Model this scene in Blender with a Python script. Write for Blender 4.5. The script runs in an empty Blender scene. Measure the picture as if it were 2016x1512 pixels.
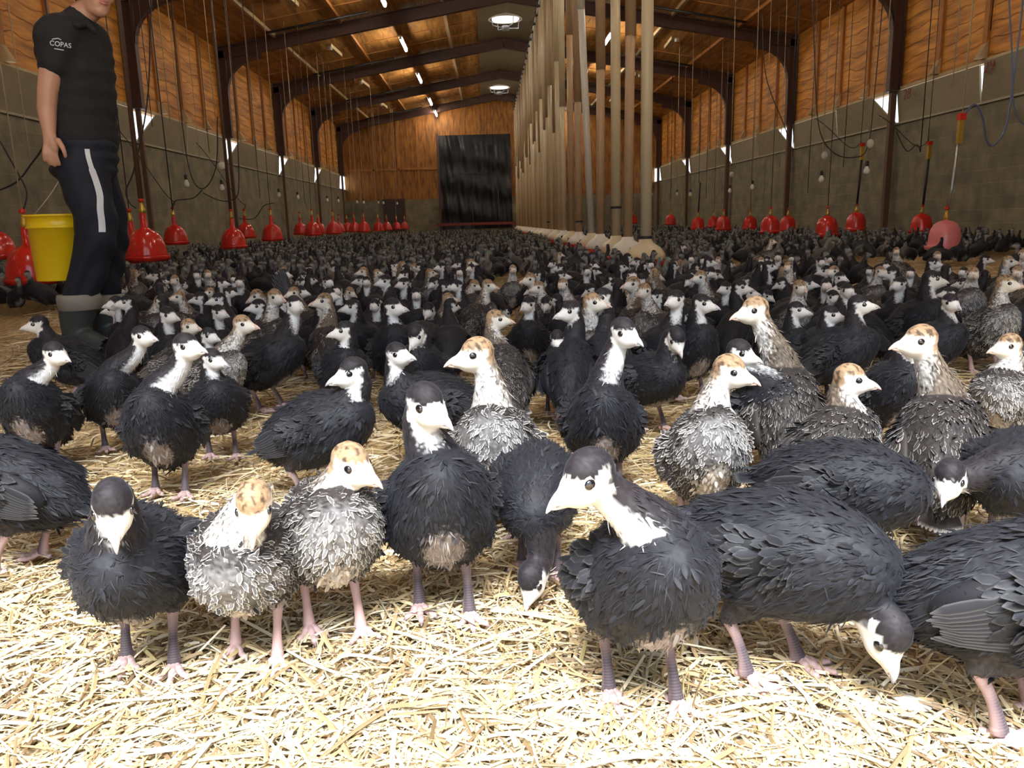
import bpy, bmesh, math, random
import numpy as np
from mathutils import Vector, Matrix
from mathutils.bvhtree import BVHTree

S = bpy.context.scene
COL = S.collection
rng = np.random.default_rng(11)
random.seed(5)

# ------------------------------------------------------------------ camera
CAM_H = 0.60
F_PX = 1526.0
YAW, PITCH, ROLL = 0.026, 0.206, -0.027
def _basis():
    cy, sy = math.cos(YAW), math.sin(YAW)
    f = np.array([sy*math.cos(PITCH), cy*math.cos(PITCH), -math.sin(PITCH)])
    r = np.array([cy, -sy, 0.0]); u = np.cross(r, f)
    c, s = math.cos(ROLL), math.sin(ROLL)
    return c*r + s*u, -s*r + c*u, f
CR, CU, CF = _basis()
CPOS = np.array([0.0, 0.0, CAM_H])
cam_data = bpy.data.cameras.new('camera')
cam_data.sensor_width = 36.0
cam_data.lens = F_PX/2016.0*36.0
cam_data.clip_start = 0.02
cam = bpy.data.objects.new('camera', cam_data)
COL.objects.link(cam)
cam.matrix_world = Matrix(((CR[0], CU[0], -CF[0], CPOS[0]), (CR[1], CU[1], -CF[1], CPOS[1]),
                           (CR[2], CU[2], -CF[2], CPOS[2]), (0, 0, 0, 1)))
S.camera = cam
def ray(px, py):
    return CF + (px-1008.0)/F_PX*CR - (py-756.0)/F_PX*CU
def ground(px, py, z=0.0):                      # where the sight line meets height z
    d = ray(px, py); t = (z-CAM_H)/d[2]; return CPOS + t*d
def at_y(px, py, y):                            # where it meets the vertical plane at distance y
    d = ray(px, py); return CPOS + d*(y/d[1])
def at_x(px, py, x):
    d = ray(px, py); return CPOS + d*(x/d[0])

# ------------------------------------------------------------------ sky, sun, exposure
W = bpy.data.worlds.new('sky'); S.world = W; W.use_nodes = True
wn = W.node_tree.nodes; wl = W.node_tree.links
bg = wn['Background']; bg.inputs['Strength'].default_value = 1.6
bg.inputs['Color'].default_value = (0.80, 0.90, 1.0, 1)
sun_d = bpy.data.lights.new('sun', 'SUN'); sun_d.energy = 19.0; sun_d.angle = math.radians(36)
sun_d.color = (0.95, 0.975, 1.0)
sun = bpy.data.objects.new('sun', sun_d); COL.objects.link(sun)
sun.rotation_euler = (math.radians(27), 0, math.radians(-4))      # from behind the camera, through the open barn door
S.view_settings.view_transform = 'Standard'; S.view_settings.look = 'None'
S.view_settings.gamma = 1.0; S.view_settings.use_curve_mapping = False
S.view_settings.exposure = 0.48

# ------------------------------------------------------------------ helpers
def tag(o, label=None, cat=None, group=None, kind=None):
    if label: o['label'] = label
    if cat: o['category'] = cat
    if group: o['group'] = group
    if kind: o['kind'] = kind
    return o
def empty(name, loc, label=None, cat=None, group=None, kind=None):
    o = bpy.data.objects.new(name, None); o.empty_display_size = 0.05
    COL.objects.link(o); o.location = loc
    return tag(o, label, cat, group, kind)
def link(name, me, mat=None, parent=None):
    o = bpy.data.objects.new(name, me); COL.objects.link(o)
    if mat is not None:
        for m in (mat if isinstance(mat, (list, tuple)) else [mat]): me.materials.append(m)
    if parent is not None: o.parent = parent
    return o
def copy_tree(o, parent=None):
    c = o.copy(); COL.objects.link(c)
    if parent is not None: c.parent = parent
    for ch in list(o.children): copy_tree(ch, c)
    return c

class MB:                                        # collects shapes, links them as one mesh object
    def __init__(self): self.v = []; self.f = []; self.s = []; self.n = 0
    def add(self, v, f, smooth=False):
        v = np.asarray(v, float); self.v.append(v)
        for q in f: self.f.append(tuple(int(i)+self.n for i in q)); self.s.append(smooth)
        self.n += len(v); return self
    def box(self, lo, hi):
        x0, y0, z0 = lo; x1, y1, z1 = hi
        v = [(x0,y0,z0),(x1,y0,z0),(x1,y1,z0),(x0,y1,z0),(x0,y0,z1),(x1,y0,z1),(x1,y1,z1),(x0,y1,z1)]
        return self.add(v, [(0,3,2,1),(4,5,6,7),(0,1,5,4),(1,2,6,5),(2,3,7,6),(3,0,4,7)])
    def beam(self, a, b, w, h, up=(0,0,1)):      # rectangular bar from a to b
        a = np.array(a, float); b = np.array(b, float); d = b-a; d /= np.linalg.norm(d)
        s = np.cross(d, up); s /= np.linalg.norm(s); u = np.cross(s, d)
        v = []
        for p in (a, b):
            for i, j in ((-1,-1),(1,-1),(1,1),(-1,1)): v.append(p + s*i*w/2 + u*j*h/2)
        return self.add(v, [(0,3,2,1),(4,5,6,7),(0,1,5,4),(1,2,6,5),(2,3,7,6),(3,0,4,7)])
    def tube(self, pts, rad, sides=8, cap=True):
        v, f = tube_arrays(pts, rad, sides, cap); return self.add(v, f, True)
    def lathe(self, prof, c=(0,0,0), n=24, cap=True):   # prof: (radius, z)
        v = []; f = []; c = np.array(c, float)
        for r, z in prof:
            for k in range(n):
                a = 2*math.pi*k/n; v.append(c + (r*math.cos(a), r*math.sin(a), z))
        for i in range(len(prof)-1):
            for k in range(n):
                k2 = (k+1) % n; f.append((i*n+k, i*n+k2, (i+1)*n+k2, (i+1)*n+k))
        if cap:
            f.append(tuple(range(n))[::-1]); m = (len(prof)-1)*n; f.append(tuple(m+k for k in range(n)))
        return self.add(v, f, True)
    def mesh(self, name):
        me = bpy.data.meshes.new(name)
        me.from_pydata(np.concatenate(self.v).tolist(), [], self.f)
        me.polygons.foreach_set('use_smooth', self.s); me.update(); return me
    def build(self, name, mat, parent=None): return link(name, self.mesh(name), mat, parent)

def tube_arrays(pts, rad, sides=8, cap=True):
    P = np.asarray(pts, float); n = len(P)
    R = np.full(n, rad, float) if np.isscalar(rad) else np.asarray(rad, float)
    T = np.gradient(P, axis=0); T /= np.linalg.norm(T, axis=1, keepdims=True)+1e-12
    ref = np.array([0,0,1.0]) if abs(T[0][2]) < .9 else np.array([1.0,0,0])
    u = np.cross(T[0], ref); u /= np.linalg.norm(u)
    V = []
    a = np.linspace(0, 2*math.pi, sides, endpoint=False)
    for i in range(n):
        u = u - T[i]*u.dot(T[i]); u /= np.linalg.norm(u); w = np.cross(T[i], u)
        V.append(P[i] + R[i]*(np.cos(a)[:,None]*u + np.sin(a)[:,None]*w))
    f = []
    for i in range(n-1):
        for k in range(sides):
            k2 = (k+1) % sides; f.append((i*sides+k, i*sides+k2, (i+1)*sides+k2, (i+1)*sides+k))
    if cap:
        f.append(tuple(range(sides))[::-1]); m = (n-1)*sides; f.append(tuple(m+k for k in range(sides)))
    return np.concatenate(V), f

def array_mesh(name, V, quads=None, tris=None, col=None, uv=None, smooth=True):   # fast mesh from numpy arrays
    me = bpy.data.meshes.new(name)
    nq = 0 if quads is None else len(quads); nt = 0 if tris is None else len(tris)
    me.vertices.add(len(V)); me.vertices.foreach_set('co', np.asarray(V, np.float32).ravel())
    idx = np.concatenate([x.ravel() for x in (quads, tris) if x is not None and len(x)]).astype(np.int32)
    me.loops.add(len(idx)); me.loops.foreach_set('vertex_index', idx)
    me.polygons.add(nq+nt)
    st = np.concatenate([np.arange(nq)*4, nq*4+np.arange(nt)*3]).astype(np.int32)
    me.polygons.foreach_set('loop_start', st)
    me.update(calc_edges=True); me.validate()
    me.polygons.foreach_set('use_smooth', np.full(len(me.polygons), smooth))
    if col is not None:
        a = me.attributes.new('Col', 'FLOAT_COLOR', 'POINT'); a.data.foreach_set('color', np.asarray(col, np.float32).ravel())
    if uv is not None:
        a = me.attributes.new('fuv', 'FLOAT2', 'POINT'); a.data.foreach_set('vector', np.asarray(uv, np.float32).ravel())
    return me

def text_mesh(txt, size, extrude=0.0006):
    c = bpy.data.curves.new('txt', 'FONT'); c.body = txt; c.size = size; c.extrude = extrude
    c.align_x = 'CENTER'; c.align_y = 'CENTER'
    o = bpy.data.objects.new('txt', c); COL.objects.link(o)
    dg = bpy.context.evaluated_depsgraph_get()
    me = bpy.data.meshes.new_from_object(o.evaluated_get(dg), depsgraph=dg)
    bpy.data.objects.remove(o); bpy.data.curves.remove(c); return me

# union of many balls -> one continuous smooth skin
_ICO = {}
def ico(sub):
    if sub not in _ICO:
        b = bmesh.new(); bmesh.ops.create_icosphere(b, subdivisions=sub, radius=1.0)
        b.verts.ensure_lookup_table()
        _ICO[sub] = (np.array([v.co[:] for v in b.verts]), np.array([[v.index for v in f.verts] for f in b.faces])); b.free()
    return _ICO[sub]
def skin(balls, voxel, smooth=6, sub=2, fac=0.5, decim=None):
    """balls: list of (centre, radii(3), 3x3 frame or None) -> (V, quads, tris)"""
    iv, ifc = ico(sub); V = []; T = []; n = 0
    for c, r, R in balls:
        p = iv*np.asarray(r)
        if R is not None: p = p @ np.asarray(R).T
        V.append(p+np.asarray(c)); T.append(ifc+n); n += len(iv)
    me = array_mesh('tmp', np.concatenate(V), None, np.concatenate(T))
    o = bpy.data.objects.new('tmp', me); COL.objects.link(o)
    m = o.modifiers.new('r', 'REMESH'); m.mode = 'VOXEL'; m.voxel_size = voxel
    s = o.modifiers.new('s', 'SMOOTH'); s.factor = fac; s.iterations = smooth
    if decim: dm = o.modifiers.new('d', 'DECIMATE'); dm.ratio = decim
    dg = bpy.context.evaluated_depsgraph_get()
    ev = o.evaluated_get(dg); em = ev.to_mesh()
    co = np.empty(len(em.vertices)*3); em.vertices.foreach_get('co', co)
    lt = np.empty(len(em.polygons), np.int32); em.polygons.foreach_get('loop_total', lt)
    ls = np.empty(len(em.polygons), np.int32); em.polygons.foreach_get('loop_start', ls)
    vi = np.empty(len(em.loops), np.int32); em.loops.foreach_get('vertex_index', vi)
    q = vi[ls[lt == 4][:, None]+np.arange(4)]; t = vi[ls[lt == 3][:, None]+np.arange(3)]
    ev.to_mesh_clear(); bpy.data.objects.remove(o); bpy.data.meshes.remove(me)
    return co.reshape(-1, 3), q, t
def chain(pts, rad, step=0.5, squash=(1, 1, 1)):
    """balls along a polyline with varying radius"""
    out = []; P = np.asarray(pts, float)
    for i in range(len(P)-1):
        L = np.linalg.norm(P[i+1]-P[i]); n = max(1, int(L/(step*min(rad[i], rad[i+1]))+.99))
        for k in range(n + (1 if i == len(P)-2 else 0)):
            t = k/n; r = rad[i]*(1-t)+rad[i+1]*t
            out.append((P[i]*(1-t)+P[i+1]*t, np.array(squash)*r, None))
    return out

def smooth_line(pts, n):
    P = np.asarray(pts, float); t = np.linspace(0, len(P)-1, n); out = []
    for u in t:
        i = min(int(u), len(P)-2); f = u-i
        p0, p1, p2, p3 = P[max(i-1, 0)], P[i], P[i+1], P[min(i+2, len(P)-1)]
        out.append(.5*((2*p1)+(-p0+p2)*f+(2*p0-5*p1+4*p2-p3)*f*f+(-p0+3*p1-3*p2+p3)*f**3))
    return np.array(out)

# ------------------------------------------------------------------ materials
MATS = {}
def nodes_of(name):
    m = bpy.data.materials.new(name); m.use_nodes = True; MATS[name] = m
    nt = m.node_tree; return m, nt.nodes, nt.links, nt.nodes['Principled BSDF']
def plain(name, col, rough=0.5, metal=0.0, spec=0.5, var=0.12, scale=30.0, bump=0.0, coat=0.0):
    m, n, l, b = nodes_of(name)
    tc = n.new('ShaderNodeTexCoord'); no = n.new('ShaderNodeTexNoise'); no.inputs['Scale'].default_value = scale
    no.inputs['Detail'].default_value = 4
    l.new(tc.outputs['Object'], no.inputs['Vector'])
    hs = n.new('ShaderNodeHueSaturation'); hs.inputs['Color'].default_value = (*col, 1)
    mr = n.new('ShaderNodeMapRange'); mr.inputs['To Min'].default_value = 1-var; mr.inputs['To Max'].default_value = 1+var
    l.new(no.outputs['Fac'], mr.inputs['Value']); l.new(mr.outputs['Result'], hs.inputs['Value'])
    l.new(hs.outputs['Color'], b.inputs['Base Color'])
    b.inputs['Roughness'].default_value = rough; b.inputs['Metallic'].default_value = metal
    b.inputs['Specular IOR Level'].default_value = spec; b.inputs['Coat Weight'].default_value = coat
    if bump:
        bp = n.new('ShaderNodeBump'); bp.inputs['Strength'].default_value = bump; bp.inputs['Distance'].default_value = 0.01
        l.new(no.outputs['Fac'], bp.inputs['Height']); l.new(bp.outputs['Normal'], b.inputs['Normal'])
    return m
def glow(name, col, strength):
    m, n, l, b = nodes_of(name)
    b.inputs['Base Color'].default_value = (*col, 1); b.inputs['Emission Color'].default_value = (*col, 1)
    b.inputs['Emission Strength'].default_value = strength; return m
def ramp(n, stops):
    r = n.new('ShaderNodeValToRGB'); e = r.color_ramp.elements
    while len(e) < len(stops): e.new(0.5)
    for x, (p, c) in zip(e, stops): x.position = p; x.color = (*c, 1)
    return r
def block_mat():
    m, n, l, b = nodes_of('concrete_block')
    tc = n.new('ShaderNodeTexCoord'); sp = n.new('ShaderNodeSeparateXYZ'); cb = n.new('ShaderNodeCombineXYZ')
    l.new(tc.outputs['Object'], sp.inputs[0])
    ad = n.new('ShaderNodeMath'); ad.operation = 'ADD'
    l.new(sp.outputs['X'], ad.inputs[0]); l.new(sp.outputs['Y'], ad.inputs[1])
    l.new(ad.outputs[0], cb.inputs['X']); l.new(sp.outputs['Z'], cb.inputs['Y'])
    br = n.new('ShaderNodeTexBrick'); l.new(cb.outputs[0], br.inputs['Vector'])
    br.inputs['Scale'].default_value = 1.0; br.inputs['Brick Width'].default_value = 0.5; br.inputs['Row Height'].default_value = 0.2
    br.inputs['Mortar Size'].default_value = 0.008; br.inputs['Mortar Smooth'].default_value = 0.3
    br.inputs['Color1'].default_value = (.25, .215, .145, 1); br.inputs['Color2'].default_value = (.21, .18, .12, 1)
    br.inputs['Mortar'].default_value = (.27, .24, .17, 1)
    no = n.new('ShaderNodeTexNoise'); no.inputs['Scale'].default_value = 3; no.inputs['Detail'].default_value = 8
    l.new(tc.outputs['Object'], no.inputs['Vector'])
    rp = ramp(n, [(.3, (.6, .6, .6)), (.7, (1.1, 1.08, 1.0))]); l.new(no.outputs['Fac'], rp.inputs['Fac'])
    mx = n.new('ShaderNodeMix'); mx.data_type = 'RGBA'; mx.blend_type = 'MULTIPLY'; mx.inputs['Factor'].default_value = 1
    l.new(br.outputs['Color'], mx.inputs['A']); l.new(rp.outputs['Color'], mx.inputs['B'])
    l.new(mx.outputs['Result'], b.inputs['Base Color']); b.inputs['Roughness'].default_value = .9
    bp = n.new('ShaderNodeBump'); bp.inputs['Strength'].default_value = .5; bp.inputs['Distance'].default_value = .01; bp.invert = True
    l.new(br.outputs['Fac'], bp.inputs['Height']); l.new(bp.outputs['Normal'], b.inputs['Normal'])
    return m
def board_mat(name, c0, c1, c2, plank=0.16, along='Y', across='Z'):
    """rough orange boarding: planks along one axis with warped joints and stains"""
    m, n, l, b = nodes_of(name)
    tc = n.new('ShaderNodeTexCoord'); sp = n.new('ShaderNodeSeparateXYZ')
    wn_ = n.new('ShaderNodeTexNoise'); wn_.inputs['Scale'].default_value = 1.1; wn_.inputs['Detail'].default_value = 3
    l.new(tc.outputs['Object'], wn_.inputs['Vector'])
    l.new(tc.outputs['Object'], sp.inputs[0])
    ma = n.new('ShaderNodeMath'); ma.operation = 'MULTIPLY_ADD'; ma.inputs[1].default_value = .34
    l.new(wn_.outputs['Fac'], ma.inputs[0]); l.new(sp.outputs[across], ma.inputs[2])
    cb = n.new('ShaderNodeCombineXYZ'); l.new(sp.outputs[along], cb.inputs['X']); l.new(ma.outputs[0], cb.inputs['Y'])
    br = n.new('ShaderNodeTexBrick'); l.new(cb.outputs[0], br.inputs['Vector'])
    br.inputs['Scale'].default_value = 1; br.inputs['Brick Width'].default_value = 40; br.inputs['Row Height'].default_value = plank
    br.inputs['Mortar Size'].default_value = .012; br.inputs['Mortar Smooth'].default_value = .8
    br.inputs['Color1'].default_value = (*c0, 1); br.inputs['Color2'].default_value = (*c1, 1); br.inputs['Mortar'].default_value = (*c2, 1)
    mp = n.new('ShaderNodeMapping'); mp.inputs['Scale'].default_value = (.6, .6, 5) if across == 'Z' else (5, .6, 1)
    l.new(tc.outputs['Object'], mp.inputs['Vector'])
    no = n.new('ShaderNodeTexNoise'); no.inputs['Scale'].default_value = 2.2; no.inputs['Detail'].default_value = 9
    l.new(mp.outputs[0], no.inputs['Vector'])
    rp = ramp(n, [(.30, (.45, .36, .28)), (.66, (1.15, 1.15, 1.1))]); l.new(no.outputs['Fac'], rp.inputs['Fac'])
    mx = n.new('ShaderNodeMix'); mx.data_type = 'RGBA'; mx.blend_type = 'MULTIPLY'; mx.inputs['Factor'].default_value = 1
    l.new(br.outputs['Color'], mx.inputs['A']); l.new(rp.outputs['Color'], mx.inputs['B'])
    l.new(mx.outputs['Result'], b.inputs['Base Color']); b.inputs['Roughness'].default_value = .6
    bp = n.new('ShaderNodeBump'); bp.inputs['Strength'].default_value = .6; bp.inputs['Distance'].default_value = .02; bp.invert = True
    l.new(br.outputs['Fac'], bp.inputs['Height']); l.new(bp.outputs['Normal'], b.inputs['Normal'])
    return m
def litter_mat():
    m, n, l, b = nodes_of('litter')
    tc = n.new('ShaderNodeTexCoord'); no = n.new('ShaderNodeTexNoise'); no.inputs['Scale'].default_value = 26; no.inputs['Detail'].default_value = 8
    l.new(tc.outputs['Object'], no.inputs['Vector'])
    rp = ramp(n, [(.3, (.16, .10, .045)), (.5, (.36, .25, .11)), (.7, (.55, .42, .2))]); l.new(no.outputs['Fac'], rp.inputs['Fac'])
    l.new(rp.outputs['Color'], b.inputs['Base Color']); b.inputs['Roughness'].default_value = .9
    bp = n.new('ShaderNodeBump'); bp.inputs['Strength'].default_value = .8; bp.inputs['Distance'].default_value = .02
    l.new(no.outputs['Fac'], bp.inputs['Height']); l.new(bp.outputs['Normal'], b.inputs['Normal'])
    return m
def attr_mat(name, rough=.6, spec=.3, trans=0.0, sheen=0.0):
    """colour from the 'Col' attribute; alpha = how pale the margin of each feather is"""
    m, n, l, b = nodes_of(name)
    at = n.new('ShaderNodeAttribute'); at.attribute_name = 'Col'
    uv = n.new('ShaderNodeAttribute'); uv.attribute_name = 'fuv'
    sp = n.new('ShaderNodeSeparateXYZ'); l.new(uv.outputs['Vector'], sp.inputs[0])
    a1 = n.new('ShaderNodeMath'); a1.operation = 'SUBTRACT'; a1.inputs[1].default_value = .5; l.new(sp.outputs['X'], a1.inputs[0])
    a2 = n.new('ShaderNodeMath'); a2.operation = 'ABSOLUTE'; l.new(a1.outputs[0], a2.inputs[0])
    m1 = n.new('ShaderNodeMapRange'); m1.inputs['From Min'].default_value = .30; m1.inputs['From Max'].default_value = .44
    l.new(a2.outputs[0], m1.inputs['Value'])
    m2 = n.new('ShaderNodeMapRange'); m2.inputs['From Min'].default_value = .80; m2.inputs['From Max'].default_value = .95
    l.new(sp.outputs['Y'], m2.inputs['Value'])
    mxx = n.new('ShaderNodeMath'); mxx.operation = 'MAXIMUM'; l.new(m1.outputs[0], mxx.inputs[0]); l.new(m2.outputs[0], mxx.inputs[1])
    ml = n.new('ShaderNodeMath'); ml.operation = 'MULTIPLY'; l.new(mxx.outputs[0], ml.inputs[0]); l.new(at.outputs['Alpha'], ml.inputs[1])
    mx = n.new('ShaderNodeMix'); mx.data_type = 'RGBA'; l.new(ml.outputs[0], mx.inputs['Factor'])
    l.new(at.outputs['Color'], mx.inputs['A']); mx.inputs['B'].default_value = (.78, .75, .70, 1)
    l.new(mx.outputs['Result'], b.inputs['Base Color'])
    b.inputs['Roughness'].default_value = rough; b.inputs['Specular IOR Level'].default_value = spec
    if sheen:
        b.inputs['Sheen Weight'].default_value = sheen; b.inputs['Sheen Roughness'].default_value = .4
        b.inputs['Sheen Tint'].default_value = (.7, .8, 1, 1)
    return m
M_BLOCK = block_mat()
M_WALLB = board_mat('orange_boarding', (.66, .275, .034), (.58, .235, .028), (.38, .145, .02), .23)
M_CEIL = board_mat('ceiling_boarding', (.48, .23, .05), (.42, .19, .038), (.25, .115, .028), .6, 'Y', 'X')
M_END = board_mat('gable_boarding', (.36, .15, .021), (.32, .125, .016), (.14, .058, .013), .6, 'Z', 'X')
M_RIDGE = plain('ridge_panel', (.22, .17, .10), .7, var=.25, scale=4)
M_STEEL = plain('brown_steel', (.075, .032, .022), .55, var=.3, scale=8)
M_BATTEN = plain('stained_batten', (.36, .14, .028), .7, var=.3, scale=10)
M_WOODP = plain('pale_wood', (.46, .33, .17), .7, var=.2, scale=14)
M_CAP = plain('pale_mortar', (.40, .35, .26), .85, var=.2)
M_FLAP = plain('grey_board', (.27, .22, .14), .8, var=.22, scale=5)
M_LITTER = litter_mat()
M_STRAW = attr_mat('straw', .55, .35)
M_PLUME = attr_mat('plumage', .62, .28, sheen=.06)
M_SKIN_B = attr_mat('bird_skin', .55, .35)
M_EYE = plain('eye_black', (.006, .006, .009), .06, spec=.8, var=0, coat=1.0)
M_RED = plain('red_plastic', (.62, .022, .014), .22, var=.08, coat=.4)
M_PINK = plain('faded_pink_plastic', (.72, .21, .22), .3, var=.08, coat=.2)
M_YELLOW = plain('yellow_plastic', (.90, .60, .010), .35, var=.05, coat=.1)
M_CREAM = plain('cream_plastic', (.66, .55, .34), .35, var=.08, scale=6)
M_WHITEP = plain('white_plastic', (.74, .70, .60), .4, var=.08)
M_TAN = plain('tan_plastic', (.50, .34, .19), .45, var=.12, scale=6)
M_BLACKSH = plain('black_sheet', (.010, .010, .012), .28, var=.3, scale=3, bump=.4)
M_ROPE = plain('pale_cord', (.45, .34, .22), .8, var=.2)
M_CABLE = plain('black_cable', (.02, .018, .018), .5)
M_RUST = plain('rusty_pipe', (.12, .06, .035), .6, var=.3)
M_GALV = plain('galvanised_rod', (.42, .44, .46), .35, metal=.8, var=.1)
M_BRASS = plain('brass_valve', (.55, .36, .06), .35, metal=.6)
M_BULB = plain('bulb_glass', (.80, .76, .66), .2, var=.03)
M_TUBE = glow('lit_tube', (1.0, .93, .80), 76.0)
M_DAYL = glow('daylight_dome', (1, .97, .97), 1.8)
M_BLUE = plain('blue_hose', (.10, .14, .26), .35)
M_PAINT = plain('red_paint', (.20, .035, .025), .7, var=.2)
M_SHIRT = plain('black_cotton', (.012, .012, .014), .85, var=.25, scale=60, bump=.15)
M_TROUSER = plain('navy_cloth', (.010, .013, .024), .8, var=.25, scale=40, bump=.15)
M_BOOT = plain('boot_rubber', (.045, .055, .058), .45, var=.15)
M_BOOTTOP = plain('boot_lining', (.26, .25, .22), .8, var=.15)
M_STRIPE = plain('white_stripe', (.75, .77, .82), .7, var=.05)
M_SKIN = plain('skin', (.56, .30, .20), .5, var=.1, scale=18)
M_LIP = plain('lip', (.50, .18, .15), .45)
M_HAIR = plain('dark_hair', (.035, .02, .012), .6)
# ------------------------------------------------------------------ the shed
XL, XR, XC = -6.33, 7.68, 0.67
Y0, Y1 = -1.15, 36.2
Z_LEDGE, Z_TOP, Z_EAVE, Z_RIDGE = 2.20, 2.81, 4.85, 6.07
FRAMES = [4.84+5.0*k for k in range(7)]
def ceil_z(x): return Z_RIDGE - (Z_RIDGE-Z_EAVE)*(abs(x-XC)/((XR-XL)/2))
def struct(name, mb, mat, parent=None):
    o = mb.build(name, mat, parent)
    if parent is None: o['kind'] = 'structure'
    return o
struct('floor', MB().box((XL-.2, Y0-6, -.2), (XR+.2, Y1+.2, 0)), M_LITTER)
# block walls, upper boarding, caps
for side, X, s in (('left', XL, -1), ('right', XR, 1)):
    a, b = (X-.2, X) if s < 0 else (X, X+.2)
    struct('wall_'+side, MB().box((a, Y0, -.1), (b, Y1, Z_LEDGE)), M_BLOCK)
    mb = MB().box((a, Y0, Z_TOP), (b, Y1, Z_EAVE+.3))
    struct('wall_%s_boarding' % side, mb, M_WALLB)
    mb = MB().box((X-.22 if s < 0 else X-.035, Y0, Z_LEDGE-.02), (X+.035 if s < 0 else X+.22, Y1, Z_LEDGE+.012))
    struct('trim_1' if s < 0 else 'trim_2', mb, M_CAP)
    mb = MB().box((X if s < 0 else X-.045, Y0, Z_TOP-.035), (X+.045 if s < 0 else X, Y1, Z_TOP+.03))
    struct('trim_3' if s < 0 else 'trim_4', mb, M_WOODP)
# end gable with block base
mb = MB().box((XL, Y1, -.1), (XR, Y1+.2, 1.72)); struct('wall_back', mb, M_BLOCK)
g = MB()
prof = [(XL, 1.72), (XR, 1.72), (XR, Z_EAVE+.2), (XC, Z_RIDGE+.2), (XL, Z_EAVE+.2)]
v = [(x, Y1, z) for x, z in prof]+[(x, Y1+.2, z) for x, z in prof]
g.add(v, [(0,1,2,3,4), (9,8,7,6,5)]+[(i, i+5, (i+1)%5+5, (i+1)%5) for i in range(5)])
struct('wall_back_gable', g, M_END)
for k, x in enumerate((-5.0, -3.9, -3.0)):
    struct('trim_%d' % (5+k), MB().box((x-.04, Y1-.05, 1.7), (x+.04, Y1, ceil_z(x))), M_BATTEN)
struct('trim_8', MB().box((XL, Y1-.05, 3.0), (-2.1, Y1-.003, 3.1)), M_BATTEN)
# front gable behind the camera: a wide open doorway lets the daylight in
DW, DH = 2.6, 4.5
g = MB()
g.box((XL, Y0-.2, -.1), (XC-DW-.4, Y0, Z_EAVE)); g.box((XC+DW-.4, Y0-.2, -.1), (XR, Y0, Z_EAVE))
v = []
for y in (Y0-.2, Y0):
    v += [(XL, y, Z_EAVE), (XC-DW-.4, y, DH), (XC+DW-.4, y, DH), (XR, y, Z_EAVE), (XR, y, Z_EAVE+.2), (XC, y, Z_RIDGE+.2), (XL, y, Z_EAVE+.2)]
g.add(v, [(0,1,2,3,4,5,6), (13,12,11,10,9,8,7)]+[(i, i+7, (i+1)%7+7, (i+1)%7) for i in range(7)])
struct('wall_front', g, M_END)
# ceiling slopes + ridge lining + longitudinal rails
c = MB()
for s in (-1, 1):
    xe = XC+s*(XR-XL)/2*1.03
    xs = sorted((XC, xe))
    v = [(x, y, ceil_z(x)+dz) for dz in (0, .15) for y in (Y0, Y1) for x in xs]
    c.add(v, [(0,2,3,1), (4,5,7,6), (0,1,5,4), (1,3,7,5), (3,2,6,7), (2,0,4,6)])
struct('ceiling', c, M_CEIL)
v = [(x, y, ceil_z(x)-.03-(.02 if x == XC else 0)) for y in (Y0, Y1) for x in (XC-.75, XC, XC+.75)]
v += [(x, y, z+.02) for x, y, z in v]
struct('trim_9', MB().add(v, [(0,1,4,3), (1,2,5,4), (9,10,7,6), (10,11,8,7), (0,3,9,6), (2,8,11,5), (0,6,7,1), (1,7,8,2), (3,4,10,9), (4,5,11,10)]), M_RIDGE)
n = 10
for x in (-4.9, -3.3, -.9, 2.2, 4.6, 6.2):
    z = ceil_z(x)
    struct('trim_%d' % n, MB().box((x-.035, Y0, z-.075), (x+.035, Y1, z+.01)), M_BATTEN if n % 2 else M_WOODP); n += 1
# thin cross joints of the roof boards
for k, y in enumerate(np.arange(6.1, Y1, 5.0)):
    mb = MB()
    for s in (-1, 1):
        for dy in (0, 1.25, 2.5):
            x0, x1 = XC+s*.8, XC+s*6.9
            mb.beam((x0, y+dy, ceil_z(x0)-.012), (x1, y+dy, ceil_z(x1)-.012), .035, .02)
    struct('trim_%d' % n, mb, M_BATTEN); n += 1
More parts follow.
